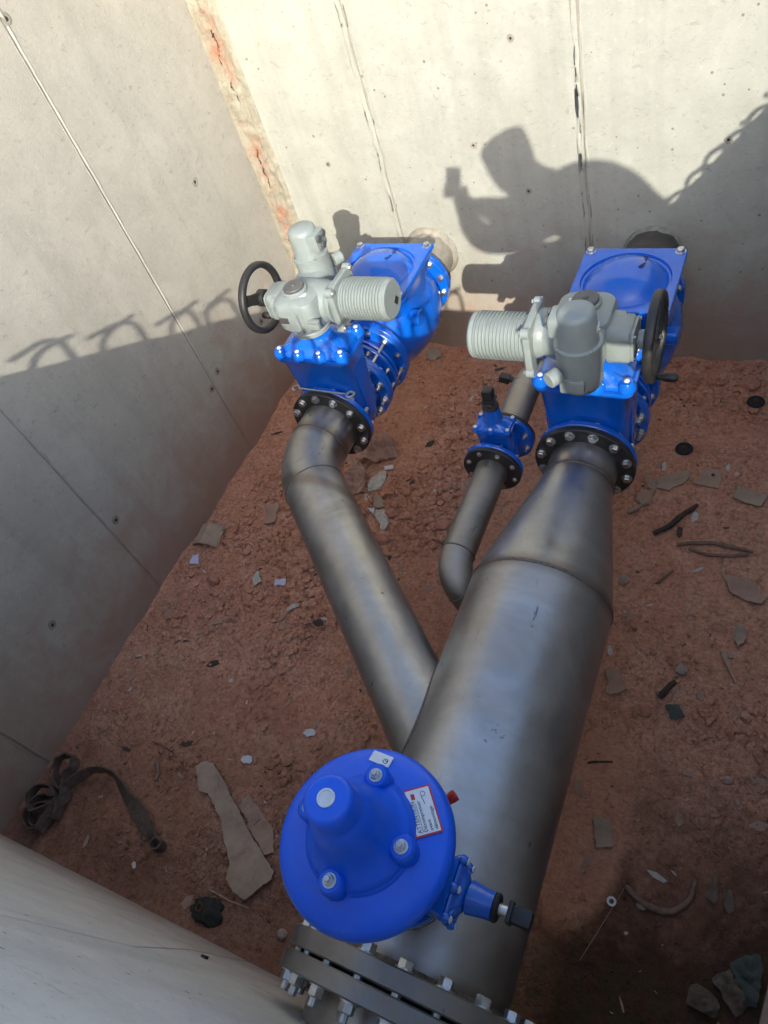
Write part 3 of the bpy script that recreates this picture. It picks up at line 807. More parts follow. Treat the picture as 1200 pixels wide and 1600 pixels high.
actuator((AXX, YA, 0.002), PI, 'grey electric actuator with finned motor pointing left, half in shadow, on the right', False)

# ------------------------------------------------------------------ dismantling joints
def joint(loc, L, label):
    r = thing('dismantling_joint', loc, label, 'pipe joint')
    flange(MB(), .199, RS, 0, .026).build('flange', BLUE, r)
    flange(MB(), .203, RS, L - .028, L).build('flange', BLUE, r)
    b = MB(); b.lathe([(RS + .01, .02), (RS + .01, L * .45), (RS + .022, L * .5), (RS + .022, L * .62), (RS + .012, L * .66), (RS + .012, L - .02)], YM, 56)
    b.build('sleeve', BLUE, r)
    flange(MB(), .186, RS + .01, L * .40, L * .40 + .02).build('gland_ring', BLUE, r)
    flange(MB(), .182, RS + .01, L * .56, L * .56 + .016).build('gland_ring', BLUE, r)
    rod = MB().cyl(.0085, .02, L - .02, None, 10).mesh('tie_rod', ZINC)
    ring_bolts(r, rod, (0, 0, 0), (0, 1, 0), .176, 6, .25, 'tie_rod')
    ring_bolts(r, BOLTM, (0, .026, 0), (0, 1, 0), .176, 12, .0, 'nut')
    ring_bolts(r, BOLTM, (0, L - .028, 0), (0, -1, 0), .178, 12, .5, 'nut')
    ring_bolts(r, NUTM, (0, L * .40, 0), (0, -1, 0), .165, 8, .3, 'nut')
    return r
LJ = .215
joint((AXX, YA + .126, AXZ), LJ, 'blue flanged coupling between right-hand gate valve and check valve')
joint((BX, YB + .126, AXZ), LJ, 'blue flanged coupling with long tie rods behind the left-hand gate valve')

# ------------------------------------------------------------------ check valves
def check_valve(loc, label, marks):
    r = thing('check_valve', loc, label, 'valve')
    L = .62
    flange(MB(), .200, .06, 0, .028).build('flange', BLUE, r)
    flange(MB(), .203, .06, L - .028, L).build('flange', BLUE, r)
    b = MB()
    b.lathe([(.06, .01), (.140, .012), (.142, .05), (.165, .09), (.205, .17), (.228, .27), (.232, .36), (.222, .44), (.19, .52), (.15, .575), (.145, .61), (.06, .612)], YM, 64)
    b.loft([rrect(.40, .40, .19, -.02, 8, 0, .30), rrect(.405, .405, .20, .12, 8, 0, .30), rrect(.405, .41, .15, .20, 8, 0, .30), rrect(.41, .42, .07, .25, 8, 0, .30), rrect(.425, .435, .03, .266, 8, 0, .30), rrect(.425, .435, .03, .278, 8, 0, .30)])
    b.build('body', BLUE, r, 40)
    lid = MB(); z = .279
    def sq(w, d, zz):
        q = []
        for kk in range(96):
            an = 2 * PI * kk / 96; c_, s2 = math.cos(an), math.sin(an)
            rr = min(w / 2 / max(abs(c_), 1e-6), d / 2 / max(abs(s2), 1e-6)); q.append((rr * c_, .30 + rr * s2, zz))
        return q
    def ci(rr, zz): return [(rr * math.cos(2 * PI * kk / 96), .30 + rr * math.sin(2 * PI * kk / 96), zz) for kk in range(96)]
    lid.loft([sq(.43, .44, z), sq(.434, .444, z + .003), sq(.434, .444, z + .022), sq(.428, .438, z + .026), ci(.192, z + .026), ci(.188, z + .024), ci(.184, z + .012), ci(.178, z + .009)])
    lo = lid.build('lid', BLUE, r, 30)
    dm = MB(); dm.lathe([(.179, z + .006), (.172, z + .014), (.162, z + .021), (.150, z + .036), (.125, z + .060), (.095, z + .078), (.06, z + .090), (.03, z + .095), (0, z + .096)], T(0, .30, 0), 72)
    dm.build('dome', BLUE, lo, 55)
    for sx in (-1, 1):
        for sy in (-1, 1): put(r, LIDB, (sx * .19, .30 + sy * .195, z + .024))
    for i, (t, x, sz) in enumerate(marks):
        me = text_mesh(t, sz, BLUED, .0022)
        o = ob('raised_lettering', me, lo)
        rr = math.hypot(x, .08); hz = z + .074 - (x / .17) ** 2 * .045
        # reads away from the wall towards the camera, top of letters to +x
        o.matrix_local = T(x, .30 + .10, hz) @ Matrix.Rotation(R_(-90), 4, 'Z') @ Matrix.Rotation(R_(-12), 4, 'Y')
    ring_bolts(r, BOLT, (0, L - .028, 0), (0, -1, 0), .177, 12, .5)
    ring_bolts(r, BOLTM, (0, .028, 0), (0, 1, 0), .176, 12, .5)
    for sx in (-1, 1):
        MB().cyl(.04, .19, .243, AX((0, .17, .12), (sx, 0, 0)), 24, .005).build('shaft_boss', BLUE, r)
    return r
MK = [('DN-250', .055, .034), ('10', .018, .026), ('1-1', -.012, .024), ('1563', -.045, .024)]
check_valve((AXX, YA + .126 + LJ + .002, AXZ), 'blue check valve with square domed lid in shade before the dark wall pipe', MK)
check_valve((BX, YB + .126 + LJ + .002, AXZ), 'blue check valve with square domed lid, its flank sunlit, left of the photographer\'s shadow', MK)
# wall pipes
def wall_pipe(x, y0, label, r, mat, ring):
    t = thing('wall_pipe', (x, y0, AXZ), label, 'pipe')
    L = YF - y0
    flange(MB(), .2, r * .8, .001, .026).build('flange', BLUE, t)
    b = MB(); b.lathe([(r, .02), (r, L + .1)], YM, 56); b.build('pipe', mat, t)
    q = MB(); prof = []
    secs = []
    for k in range(48):
        a = 2 * PI * k / 48
        w = r + ring * (1 + .5 * noise.noise(Vector((3 * math.cos(a), 3 * math.sin(a), x))))
        h = .018 * (1 + .6 * noise.noise(Vector((6 * math.cos(a), 6 * math.sin(a), x + 4))))
        c, s_ = math.cos(a), math.sin(a)
        secs.append([(r * 1.001 * c, L - h * 1.4, r * 1.001 * s_), ((r + ring * .5) * c, L - h, (r + ring * .5) * s_), (w * c, L - .002, w * s_), (w * 1.02 * c, L + .02, w * 1.02 * s_)])
    q.loft(secs + [secs[0]], None, False, False); q.build('mortar_collar', JOINT if ring < .02 else MORTAR, t, 60)
yw = YA + .126 + LJ + .002 + .62
yw2 = YB + .126 + LJ + .002 + .62
PVC = m_plain('dark_pipe', (0.07, 0.06, 0.052), 0.55, 0, 0.5, 8, 0.3, dark=(0.16, 0.13, 0.10))
wall_pipe(AXX, yw, 'dark pipe stub entering the shaded back wall behind the right-hand check valve', RS, PVC, .012)
wall_pipe(BX, yw2, 'mortar-coated pipe stub entering the sunlit back wall by the left-hand check valve', RS + .002, MORTAR, .021)

# ------------------------------------------------------------------ bypass
by = thing('bypass_pipe', (CXX, CY, AXZ), 'thin dull steel bypass pipe with elbow beside the cone reducer', 'pipe')
rc = .067
Lh = .092
for sg in (-1, 1):
    q = MB(); a, b = sorted((sg * (Lh + .001), sg * (Lh + .019)))
    flange(q, .124, rc - .003, a, b).build('black_flange', BLACKF, by)
    ring_bolts(by, BOLTS, (0, sg * (Lh + .019), 0), (0, sg, 0), .102, 8, .5)
def bend(c0, d0, d1, R, n=10):
    d0, d1 = Vector(d0).normalized(), Vector(d1).normalized(); an = d0.angle(d1)
    s_ = d0.cross(d1).normalized(); nn = s_.cross(d0)
    c0 = Vector(c0)
    return [c0 + nn * R * (1 - math.cos(an * k / n)) + d0 * R * math.sin(an * k / n) for k in range(n + 1)]
y1_ = 1.43 - CY
MB().tube([(0, -Lh - .01, 0), (0, y1_, 0)], rc, 40, False).build('pipe', STEEL_S, by)
be = bend((0, y1_, 0), (0, -1, 0), (.55, -.25, -.80), .115)
MB().tube(be, rc, 40, False).build('elbow', STEEL_S, by)
MB().tube([be[-1], be[-1] + Vector((.55, -.25, -.80)).normalized() * .16], rc, 40, False).build('elbow_stub', STEEL_S, by)
MB().lathe([(rc - .001, -.005), (rc + .003, 0), (rc - .001, .005)], AX((0, y1_, 0), (0, 1, 0)), 40).build('weld_seam', WELD, by)
MB().lathe([(rc - .001, -.005), (rc + .003, 0), (rc - .001, .005)], AX(be[-1], (.55, -.25, -.80)), 40).build('weld_seam', WELD, by)
y2_ = 2.46 - CY
MB().tube([(0, Lh + .01, 0), (0, y2_ - .1, 0)], rc, 40, False).build('pipe', STEEL_S, by)
b2 = bend((0, y2_ - .1, 0), (0, 1, 0), (1, 0, 0), .1)
MB().tube(b2 + [b2[-1] + Vector((.16, 0, 0))], rc, 40, False).build('elbow', STEEL_S, by)
q = MB(); q.cyl(.014, .05, .095, AX((0, y2_ - .05, -.02), (-1, 0, .2)), 14); q.build('drain_nipple', BLACK, by)
MB().box(.036, .036, .05, AX((0, y2_ - .05, -.02), (-1, 0, .2)) @ T(0, 0, .115), .005).build('drain_cap', BLACK, by)

# ------------------------------------------------------------------ air valve on its own gate valve
AVY = .238
iv = thing('gate_valve', (AXX, AVY + .007, 1.165), 'small blue gate valve below the round air valve, its black stem cap pointing right', 'valve')
# same valve turned: flow axis vertical, bonnet towards +X
iv.rotation_euler = Matrix(((0, 0, 1), (1, 0, 0), (0, 1, 0))).to_euler()
gate_valve_parts(iv, .112, .184, .395, .02, .057, 8, .09, BOLTS, NUTM, True, PLUGS)
stub = MB(); stub.lathe([(.062, RB - .012), (.057, RB + .01), (.057, .352)], None, 36)
stub.lathe([(.055, .353), (.111, .353), (.112, .356), (.112, .370), (.109, .3725), (.055, .3725)], None, 40)
stub.build('air_valve_branch', STEEL_F, man, loc=(0, AVY + .007 - .06, 0))
av = thing('air_release_valve', (AXX, AVY, 1.26), 'round bright blue air valve with central dome and warning sticker, nearest the camera', 'valve')
b = MB()
b.lathe([(.03, .0), (.11, 0), (.112, .003), (.112, .018), (.108, .021), (.075, .024), (.085, .05), (.125, .085), (.148, .13), (.150, .16)], None, 56)
b.build('body', BLUE2, av)
cv = MB().lathe([(.148, .150), (.176, .152), (.1875, .160), (.191, .172), (.190, .184), (.185, .195), (.176, .202), (.155, .2085), (.12, .2165), (.118, .222), (.108, .232), (.0, .24)], None, 96).build('cover', BLUE2, av, 50)
dm = MB().lathe([(.116, .218), (.113, .234), (.106, .243), (.100, .249), (.090, .262), (.081, .282), (.073, .312), (.0655, .345), (.058, .368), (.0530, .376), (.0515, .382), (.0505, .418), (.048, .431), (.043, .438), (.036, .4395), (0, .440)], None, 72).build('dome', BLUE2, av, 50)
pg = MB().lathe([(.0175, .437), (.0175, .4425), (.014, .443), (.013, .4415), (0, .4415)], None, 32).build('vent_plug', WAX, dm)
for k in range(4):
    an = R_(-2 + 90 * k)
    c, s_ = math.cos(an) * .108, math.sin(an) * .108
    lg = MB(); lg.cyl(.027, .215, .266, T(c, s_, 0), 24, .006)
    lg.box(.05, .044, .04, Matrix.Rotation(an, 4, 'Z') @ T(.083, 0, .240), .008); lg.build('lug', BLUE2, dm, 45)
    nb = bolt_mesh(.0115, .010, ZINC, .009)
    put(av, nb, (c, s_, .266))
# stickers tangent to the cover
def cover_frame(phi, r, twist=0):
    sl = math.atan2(.008, .035); t = Vector((-math.sin(phi), math.cos(phi), 0)); o = Vector((math.cos(phi), math.sin(phi), 0))
    inn = -o * math.cos(sl) + Vector((0, 0, math.sin(sl))); nz = t.cross(inn)
    h = .2165 - (r - .12) * .008 / .035
    return frame(o * r + Vector((0, 0, h + .0016)), t, inn, nz) @ Matrix.Rotation(twist, 4, 'Z')
fs_ = cover_frame(R_(38), .136)
s1 = MB().box(.100, .058, .0008, fs_).build('warning_sticker', REDINK, av)
MB().box(.093, .051, .0008, fs_ @ T(0, 0, .0006)).build('sticker_face', WHITE, s1)
for i, (t, x, y, sz) in enumerate((('ATTENTION', -.043, .0125, .0118), ('Décompresser', -.043, .0005, .0108), ('avant', -.043, -.0105, .0108), ('démontage', -.043, -.0215, .0108))):
    o = ob('lettering', text_mesh(t, sz, INK, .0002), s1); o.matrix_local = fs_ @ T(x, y, .0013)
MB().box(.060, .0009, .0004, fs_ @ T(-.012, .0102, .0012)).build('underline', INK, s1)
MB().box(.012, .008, .0004, fs_ @ T(.032, .012, .0012)).build('red_mark', REDINK, s1)
MB().tube([fs_ @ Vector(p) for p in ((.012, -.009, .0013), (.022, -.007, .0013), (.030, -.005, .0013))], .0006, 6).build('drawn_line', INK, s1)
MB().lathe([(.0045, 0), (.0055, 0), (.0055, .0004), (.0045, .0004), (.0045, 0)], fs_ @ T(.034, -.010, .0012), 20).build('drawn_ring', INK, s1)
f2 = cover_frame(R_(98), .160, R_(168))
s2 = MB().box(.050, .026, .0008, f2).build('white_sticker', WHITE, av)
MB().lathe([(.0045, 0), (.0062, 0), (.0062, .0003), (.0045, .0003), (.0045, 0)], f2 @ T(.012, -.002, .0005), 20).build('printed_ring', INK, s2)
MB().box(.006, .002, .0003, f2 @ T(.013, -.001, .0006)).build('printed_bar', INK, s2)
rd = MB(); rd.lathe([(.0, 0), (.011, 0), (.011, .05), (.013, .055), (.013, .068), (0, .07)], AX((.085, .113, .085), (.6, .8, .05)), 18); rd.build('red_drain_cap', RED, av)

# ------------------------------------------------------------------ the photographer at the pit edge (seen only by the shadow)
def skin_mesh(name, nodes, edges, mat, parent=None, root=0, sub=2):
    me = bpy.data.meshes.new(name)
    me.from_pydata([n_[0] for n_ in nodes], edges, []); me.update()
    o = ob(name, me, parent)
    o.modifiers.new('skin', 'SKIN')
    for i, n_ in enumerate(nodes):
        sv = me.skin_vertices[0].data[i]; r = n_[1]
        sv.radius = r if isinstance(r, tuple) else (r, r)
        sv.use_root = (i == root)
    s_ = o.modifiers.new('sub', 'SUBSURF'); s_.levels = sub; s_.render_levels = sub
    me.materials.append(mat)
    return o
per = thing('person', (1.2, -.33, 2.0), 'person in dark work clothes bending over the pit edge, holding a phone', 'person')
off = Vector((1.2, -.33, 2.0))
def PV(x, y, z): return tuple(Vector((x, y, z)) - off)
nodes = [(PV(1.13, -.33, 2.79), .18), (PV(1.02, -.32, 2.87), .195), (PV(.89, -.29, 2.97), .21), (PV(.76, -.26, 3.03), .205), (PV(.64, -.21, 3.05), .085), (PV(.54, -.19, 3.05), .08), (PV(.43, -.16, 3.07), .11), (PV(.375, -.15, 3.12), .12), (PV(.41, -.15, 3.22), .09),
         (PV(.70, -.44, 3.00), .095), (PV(.46, -.40, 2.88), .11), (PV(.24, -.30, 2.815), .088), (PV(.14, -.20, 2.845), .066), (PV(.075, -.13, 2.88), .032), (PV(.050, -.10, 2.90), .034),
         (PV(.67, -.07, 3.00), .095), (PV(.46, -.05, 2.88), .105), (PV(.27, -.045, 2.82), .08), (PV(.16, -.06, 2.87), .058), (PV(.095, -.075, 2.89), .032), (PV(.07, -.07, 2.91), .032),
         (PV(1.16, -.43, 2.74), .12), (PV(1.25, -.45, 2.42), .085), (PV(1.33, -.45, 2.09), .055), (PV(1.20, -.46, 2.045), .045),
         (PV(1.05, -.24, 2.74), .13), (PV(.75, -.23, 2.65), .135), (PV(.42, -.22, 2.62), .115), (PV(.43, -.26, 2.46), .085), (PV(.46, -.30, 2.33), .06), (PV(.34, -.30, 2.29), .045)]
edges = [(0, 1), (1, 2), (2, 3), (3, 4), (4, 5), (5, 6), (6, 7), (7, 8), (3, 9), (9, 10), (10, 11), (11, 12), (12, 13), (13, 14), (3, 15), (15, 16), (16, 17), (17, 18), (18, 19), (19, 20),
         (0, 21), (21, 22), (22, 23), (23, 24), (0, 25), (25, 26), (26, 27), (27, 28), (28, 29), (29, 30)]
# fingers curled round the phone
def fing(base, tips, r=.009):
    b = base
    for t in tips:
        nodes.append((PV(*t), r)); edges.append((b, len(nodes) - 1)); b = len(nodes) - 1
ph_c = Vector((0, 0, 3.0)) - CUP * .030 - CFW * .011
def phv(a, b_, c): v = ph_c + CAX * a + CUP * b_ + CFW * c; return (v.x, v.y, v.z)
for i, bb in enumerate((-.078, -.060, -.042, -.024)):
    fing(14, [phv(.012, bb - .01, -.045), phv(-.030 + .003 * i, bb, -.030), phv(-.046, bb + .004, -.010), phv(-.043, bb + .006, .010)])
    fing(20, [phv(.060, bb - .012, -.030), phv(.056, bb - .004, -.012), phv(.049, bb, .004), phv(.040, bb, .012)])
fing(14, [phv(.010, -.085, -.030), phv(.004, -.060, -.016)], .010)
fing(20, [phv(.050, -.080, -.030), phv(.028, -.060, -.016)], .010)
def m_person():
    t = NT('person_clothing')
    def near(p, r):
        d = t.n('VectorMath', operation='DISTANCE'); t.put(d.inputs[0], t.co); d.inputs[1].default_value = PV(*p)
        return t.math('LESS_THAN', d.outputs['Value'], r)
    n_ = t.noise(30, 4, .7)
    pos = t.n('SeparateXYZ'); t.put(pos.inputs[0], t.co)
    c = t.mix(t.ramp(n_, .3, .7), (0.022, 0.034, 0.062), (0.036, 0.052, 0.088))
    c = t.mix(t.math('LESS_THAN', pos.outputs[2], .74), c, (0.055, 0.05, 0.045))
    c = t.mix(t.math('LESS_THAN', pos.outputs[2], .12), c, (0.02, 0.016, 0.013))
    sk = t.math('MAXIMUM', near((.385, -.15, 3.12), .17), near((.03, -.08, 2.93), .115))
    c = t.mix(sk, c, (0.38, 0.21, 0.14))
    return t.out(c, .75, 0, t.bump(n_, .3, .006))
body = skin_mesh('body', nodes, edges, m_person(), per)
hat = MB().lathe([(.104, -.17), (.112, -.13), (.112, -.03), (.106, -.008), (.094, .0), (0, .003)], AX(PV(.350, -.15, 3.262), (-.30, 0, .95)), 32)
hat.build('cap', SHIRT, per)
ph = MB(); ph.box(.076, .160, .008, frame(ph_c, CAX, CUP, -CFW), .003)
po = ob('phone', ph.mesh('phone', BLACK)); tag(po, 'black phone held out over the pit in both hands', 'phone')

# ------------------------------------------------------------------ debris on the floor
OUT = {
    'torn_card': [(-0.410,2.493), (-0.388,2.525), (-0.318,2.564), (-0.270,2.576), (-0.261,2.535), (-0.284,2.493), (-0.328,2.462), (-0.337,2.438), (-0.379,2.445), (-0.448,2.440), (-0.400,2.468)],
    'hole_plate': [(-0.201,2.615), (-0.123,2.613), (-0.127,2.491), (-0.245,2.504)],
    'rect_card': [(-0.046,2.517), (0.094,2.481), (0.067,2.412), (-0.056,2.442)],
    'small_card': [(-0.468,2.417), (-0.399,2.415), (-0.429,2.316), (-0.487,2.342)],
    'big_torn_card': [(-0.057,2.003), (0.028,2.004), (0.088,2.006), (0.118,1.939), (0.145,1.922), (0.124,1.887), (0.060,1.895), (-0.004,1.922), (-0.019,1.968)],
    'slab_card': [(-0.424,1.416), (-0.370,1.443), (-0.313,1.354), (-0.371,1.318)],
    'dark_flake': [(-0.162,1.329), (-0.113,1.351), (-0.083,1.300), (-0.134,1.281)],
    'pale_crumple': [(0.039,1.756), (0.059,1.778), (0.090,1.739), (0.083,1.688), (0.060,1.662), (0.042,1.702)],
    'tile_card': [(-0.333,0.820), (-0.267,0.830), (-0.235,0.739), (-0.297,0.715)],
    'splinter': [(-0.002,1.621), (0.016,1.628), (0.076,1.500), (0.071,1.494)],
    'cloth_grey': [(0.182,0.507), (0.216,0.540), (0.265,0.566), (0.279,0.525), (0.273,0.412), (0.250,0.408), (0.206,0.464)],
    'crumple_tan': [(0.137,0.447), (0.184,0.493), (0.207,0.460), (0.250,0.408), (0.219,0.364), (0.177,0.402)],
    'crumple_brown': [(0.081,0.401), (0.099,0.413), (0.144,0.398), (0.169,0.375), (0.158,0.339), (0.115,0.340), (0.075,0.348)],
    'scrap_a': [(0.098,0.758), (0.112,0.768), (0.112,0.730), (0.122,0.718), (0.116,0.668), (0.079,0.681), (0.093,0.721)],
    'scrap_b': [(0.135,0.712), (0.158,0.731), (0.171,0.704), (0.174,0.664), (0.158,0.653), (0.142,0.678)],
    'long_card': [(-2.026,0.474), (-2.004,0.505), (-1.953,0.516), (-1.871,0.466), (-1.708,0.359), (-1.615,0.299), (-1.452,0.211), (-1.449,0.186), (-1.520,0.078), (-1.587,0.088), (-1.639,0.118), (-1.661,0.182), (-1.724,0.238), (-1.790,0.316), (-1.906,0.392), (-1.954,0.387), (-1.992,0.432)],
    'second_card': [(-1.737,0.388), (-1.737,0.418), (-1.723,0.450), (-1.643,0.410), (-1.546,0.361), (-1.494,0.277), (-1.527,0.256), (-1.594,0.293), (-1.643,0.328), (-1.615,0.375), (-1.654,0.367), (-1.659,0.346)],
    'left_card': [(-2.463,1.931), (-2.385,1.960), (-2.368,1.922), (-2.366,1.886), (-2.349,1.872), (-2.334,1.821), (-2.400,1.803), (-2.419,1.822), (-2.416,1.876)],
    'paper_blue': [(-2.729,1.506), (-2.692,1.525), (-2.661,1.465), (-2.712,1.454)],
    'paper_boot': [(-2.274,1.472), (-2.269,1.507), (-2.243,1.471), (-2.211,1.450), (-2.244,1.407), (-2.268,1.441)],
    'paper_tag': [(-2.147,1.481), (-2.089,1.497), (-2.075,1.461), (-2.134,1.443)],
    'paper_cres': [(-1.986,1.310), (-1.996,1.337), (-1.978,1.368), (-1.942,1.379), (-1.941,1.362), (-1.967,1.341)],
    'paper_bit': [(-1.799,1.335), (-1.782,1.345), (-1.749,1.333), (-1.777,1.320)],
    'white_disc_a': [(-1.836,0.569), (-1.835,0.588), (-1.814,0.600), (-1.791,0.599), (-1.778,0.582), (-1.785,0.567), (-1.816,0.561)],
    'white_disc_b': [(-1.612,0.770), (-1.606,0.791), (-1.578,0.802), (-1.553,0.794), (-1.554,0.776), (-1.583,0.760)],
    'white_shard': [(-1.911,2.197), (-1.908,2.234), (-1.870,2.303), (-1.840,2.304), (-1.823,2.256), (-1.821,2.175), (-1.885,2.147)],
    'white_chip': [(-1.865,2.333), (-1.811,2.352), (-1.800,2.326), (-1.851,2.308)],
    'speck_shard': [(-1.786,2.025), (-1.740,2.041), (-1.692,1.990), (-1.679,1.947), (-1.680,1.908), (-1.706,1.909), (-1.730,1.950), (-1.777,1.990)],
    'white_wedge': [(-1.839,2.029), (-1.799,2.040), (-1.785,1.995)],
    'brown_card_a': [(-1.828,2.107), (-1.794,2.127), (-1.740,2.055), (-1.789,2.032), (-1.817,2.067)],
    'sack': [(-2.060,2.360), (-2.019,2.455), (-1.995,2.549), (-1.952,2.567), (-1.882,2.523), (-1.814,2.419), (-1.884,2.378), (-1.924,2.341), (-1.986,2.339)],
    'sack_tail': [(-2.070,2.355), (-2.033,2.331), (-1.952,2.277), (-1.913,2.175), (-1.921,2.124), (-1.963,2.095), (-2.053,2.179), (-2.055,2.267)],
    'brown_stone': [(-1.724,2.044), (-1.692,2.067), (-1.665,2.036), (-1.683,2.002), (-1.707,2.011)],
    'brown_stone2': [(-1.712,1.894), (-1.662,1.873), (-1.650,1.837), (-1.663,1.809), (-1.699,1.846)],
    'flat_stone': [(-1.971,3.290), (-1.959,3.345), (-1.866,3.328), (-1.877,3.254), (-1.949,3.255)],
}
def sheet(key, name, label, cat, mat, th=.005, curl=.014, lift=.004, jag=.0035, group=None, crumple=0):
    """flat scrap: outline subdivided, edges ragged, gently warped, real thickness"""
    o_ = OUT[key]; n_ = len(o_)
    if sum(o_[i][0] * o_[(i + 1) % n_][1] - o_[(i + 1) % n_][0] * o_[i][1] for i in range(n_)) < 0: o_ = o_[::-1]
    bm = bmesh.new()
    pts = []
    for i in range(n_):
        a, b = Vector((*o_[i], 0)), Vector((*o_[(i + 1) % n_], 0)); m_ = max(1, int((b - a).length / .012))
        for k in range(m_):
            p = a.lerp(b, k / m_)
            if k: p += Vector((random.uniform(-jag, jag), random.uniform(-jag, jag), 0))
            pts.append(p)
    f = bm.faces.new([bm.verts.new(p) for p in pts])
    bmesh.ops.triangulate(bm, faces=bm.faces[:])
    for _ in range(4 if crumple else 2):
        es = [e for e in bm.edges if e.calc_length() > (.012 if crumple else .03) and not e.is_boundary]
        if es: bmesh.ops.subdivide_edges(bm, edges=es, cuts=1); bmesh.ops.triangulate(bm, faces=bm.faces[:])
    c = sum(pts, Vector()) / len(pts); R = max((p - c).length for p in pts)
    KEEP.append((c.x, c.y, min(R * .9, .09)))
    if R < .06: lift += .006
    th_ = random.uniform(0, PI); ph_ = Vector((math.cos(th_), math.sin(th_), 0))
    zb = max(floor_h(p.x, p.y) for p in pts[::4]) * .5 + floor_h(c.x, c.y) * .5
    for v in bm.verts:
        q = v.co - c; u = q.dot(ph_) / R
        fh = floor_h(v.co.x, v.co.y)
        v.co.z = max(fh + .002, .55 * zb + .45 * floor_h(v.co.x, v.co.y, False) + lift + curl * (u * u) + .35 * curl * noise.noise(v.co * 30)) + th
        if crumple:
            e_ = min(1, (1 - min(1, q.length / R)) * 2.2 + .15); w_ = Vector((v.co.x, v.co.y, 0))
            v.co.z += e_ * crumple * (abs(noise.noise(w_ * 11)) * 1.4 + abs(noise.noise(w_ * 27 + Vector((4, 1, 0)))) * .7)
    top = bm.faces[:]
    bmesh.ops.recalc_face_normals(bm, faces=top)
    r = bmesh.ops.solidify(bm, geom=top, thickness=th)
    me = bpy.data.meshes.new(name); bm.to_mesh(me); bm.free()
    for v in me.vertices: v.co -= Vector((c.x, c.y, 0))
    me.polygons.foreach_set('use_smooth', [True] * len(me.polygons)); me.set_sharp_from_angle(angle=R_(40))
    me.materials.append(mat)
    o = ob(name, me, None, (c.x, c.y, 0))
    return tag(o, label, cat, group)
sheet('torn_card', 'cardboard_piece', 'torn flat cardboard between the right-hand black flange and the holed plate', 'cardboard', CARD)
hp = sheet('hole_plate', 'anchor_plate', 'square tan plate with a dark hole in its middle, on the red floor', 'plate', PINE, .006, .001, .006, .001)
MB().cyl(.009, 0, .0012, T(.012, .02, floor_h(-.16, 2.57) + .0175), 16).build('hole', BLACK, hp)
sheet('rect_card', 'cardboard_piece', 'rectangular cardboard flap at the right picture edge', 'cardboard', CARD)
sheet('small_card', 'cardboard_piece', 'small square cardboard bit close under the right-hand black flange', 'cardboard', CARD2)
sheet('big_torn_card', 'cardboard_piece', 'large torn cardboard sheet at right edge below the bark strips', 'cardboard', CARD2)
sheet('slab_card', 'cardboard_piece', 'small rectangular brown card lying close to the right side of the big pipe', 'cardboard', CARD2)
sheet('dark_flake', 'clay_flake', 'dark grey-brown flake on the floor right of the big pipe', 'flake', CLOTH)
sheet('pale_crumple', 'paper_scrap', 'crumpled pale brown scrap above the pointed wood splinter', 'scrap', CARD, .004, .01, crumple=.03)
sheet('tile_card', 'cardboard_piece', 'greyish rectangular card lying in dark mud right of the big pipe', 'cardboard', CARD)
sheet('splinter', 'wood_splinter', 'pale pointed wood splinter lying on the right of the floor', 'wood', PINE, .008, .001, .008, .001)
sheet('cloth_grey', 'cloth_rag', 'grey-green rag in the bottom right corner', 'rag', CLOTH, .005, .01, .010, crumple=.03)
sheet('crumple_tan', 'crumpled_paper', 'crumpled tan paper left of the grey-green rag', 'paper', DAMP, .004, .012, .008, crumple=.045)
sheet('crumple_brown', 'crumpled_paper', 'ragged brown paper lump on the mossy mud at bottom right', 'paper', DAMP, .004, .012, .008, crumple=.045)
sheet('scrap_a', 'paper_scrap', 'torn pale scrap right of the curved bark strip', 'scrap', DAMP, .003, .01)
sheet('scrap_b', 'paper_scrap', 'rounded pale scrap, rightmost beside the curved bark strip', 'scrap', DAMP, .003, .01)
sheet('second_card', 'cardboard_piece', 'torn cardboard half hidden behind the round blue air valve', 'cardboard', CARD2)
sheet('long_card', 'cardboard_strip', 'long wide cardboard strip left of the round blue air valve', 'cardboard', CARD, .005, .012, .014)
sheet('left_card', 'cardboard_piece', 'flat brown card between left wall and slanting branch pipe', 'cardboard', CARD2)
sheet('paper_blue', 'paper_scrap', 'small bluish paper scrap at the foot of the left wall', 'paper', PAPERB, .002, .004)
sheet('paper_boot', 'plaster_shard', 'boot-shaped pale shard left of the slanting branch pipe', 'shard', PLASTER, .005, .003)
sheet('paper_tag', 'paper_scrap', 'small bluish paper tag beside the boot-shaped shard', 'paper', PAPERB, .002, .004)
sheet('paper_cres', 'plaster_shard', 'pale crescent-shaped shard left of the slanting branch pipe', 'shard', PLASTER, .005, .003)
sheet('paper_bit', 'plaster_shard', 'tiny pale chip against the left side of the slanting branch pipe', 'shard', PLASTER, .004, .003)
sheet('white_disc_a', 'paper_disc', 'round white paper disc beside the long cardboard strip', 'paper', PAPER, .003, .003)
sheet('white_disc_b', 'paper_disc', 'oval white paper disc above the round blue air valve', 'paper', PAPER, .003, .003)
sheet('white_shard', 'plaster_shard', 'large whitish shard below the dusty sack', 'shard', PLASTER, .008, .002, .008)
sheet('white_chip', 'plaster_shard', 'small rectangular white chip right of the dusty sack', 'shard', PAPER, .005, .001, .008)
sheet('speck_shard', 'plaster_shard', 'speckled white shard pointing down, right of the slanting branch pipe', 'shard', PLASTER, .007, .002, .008)
sheet('white_wedge', 'plaster_shard', 'little white wedge touching the speckled white shard', 'shard', PAPER, .005, .001, .007)
sheet('brown_card_a', 'cardboard_piece', 'small brown card tucked above the speckled white shard', 'cardboard', CARD)
sheet('sack', 'plastic_sack', 'crumpled dusty pink-brown sack beside the left-hand black flange', 'sack', SACK, .004, .02, .012, crumple=.07)
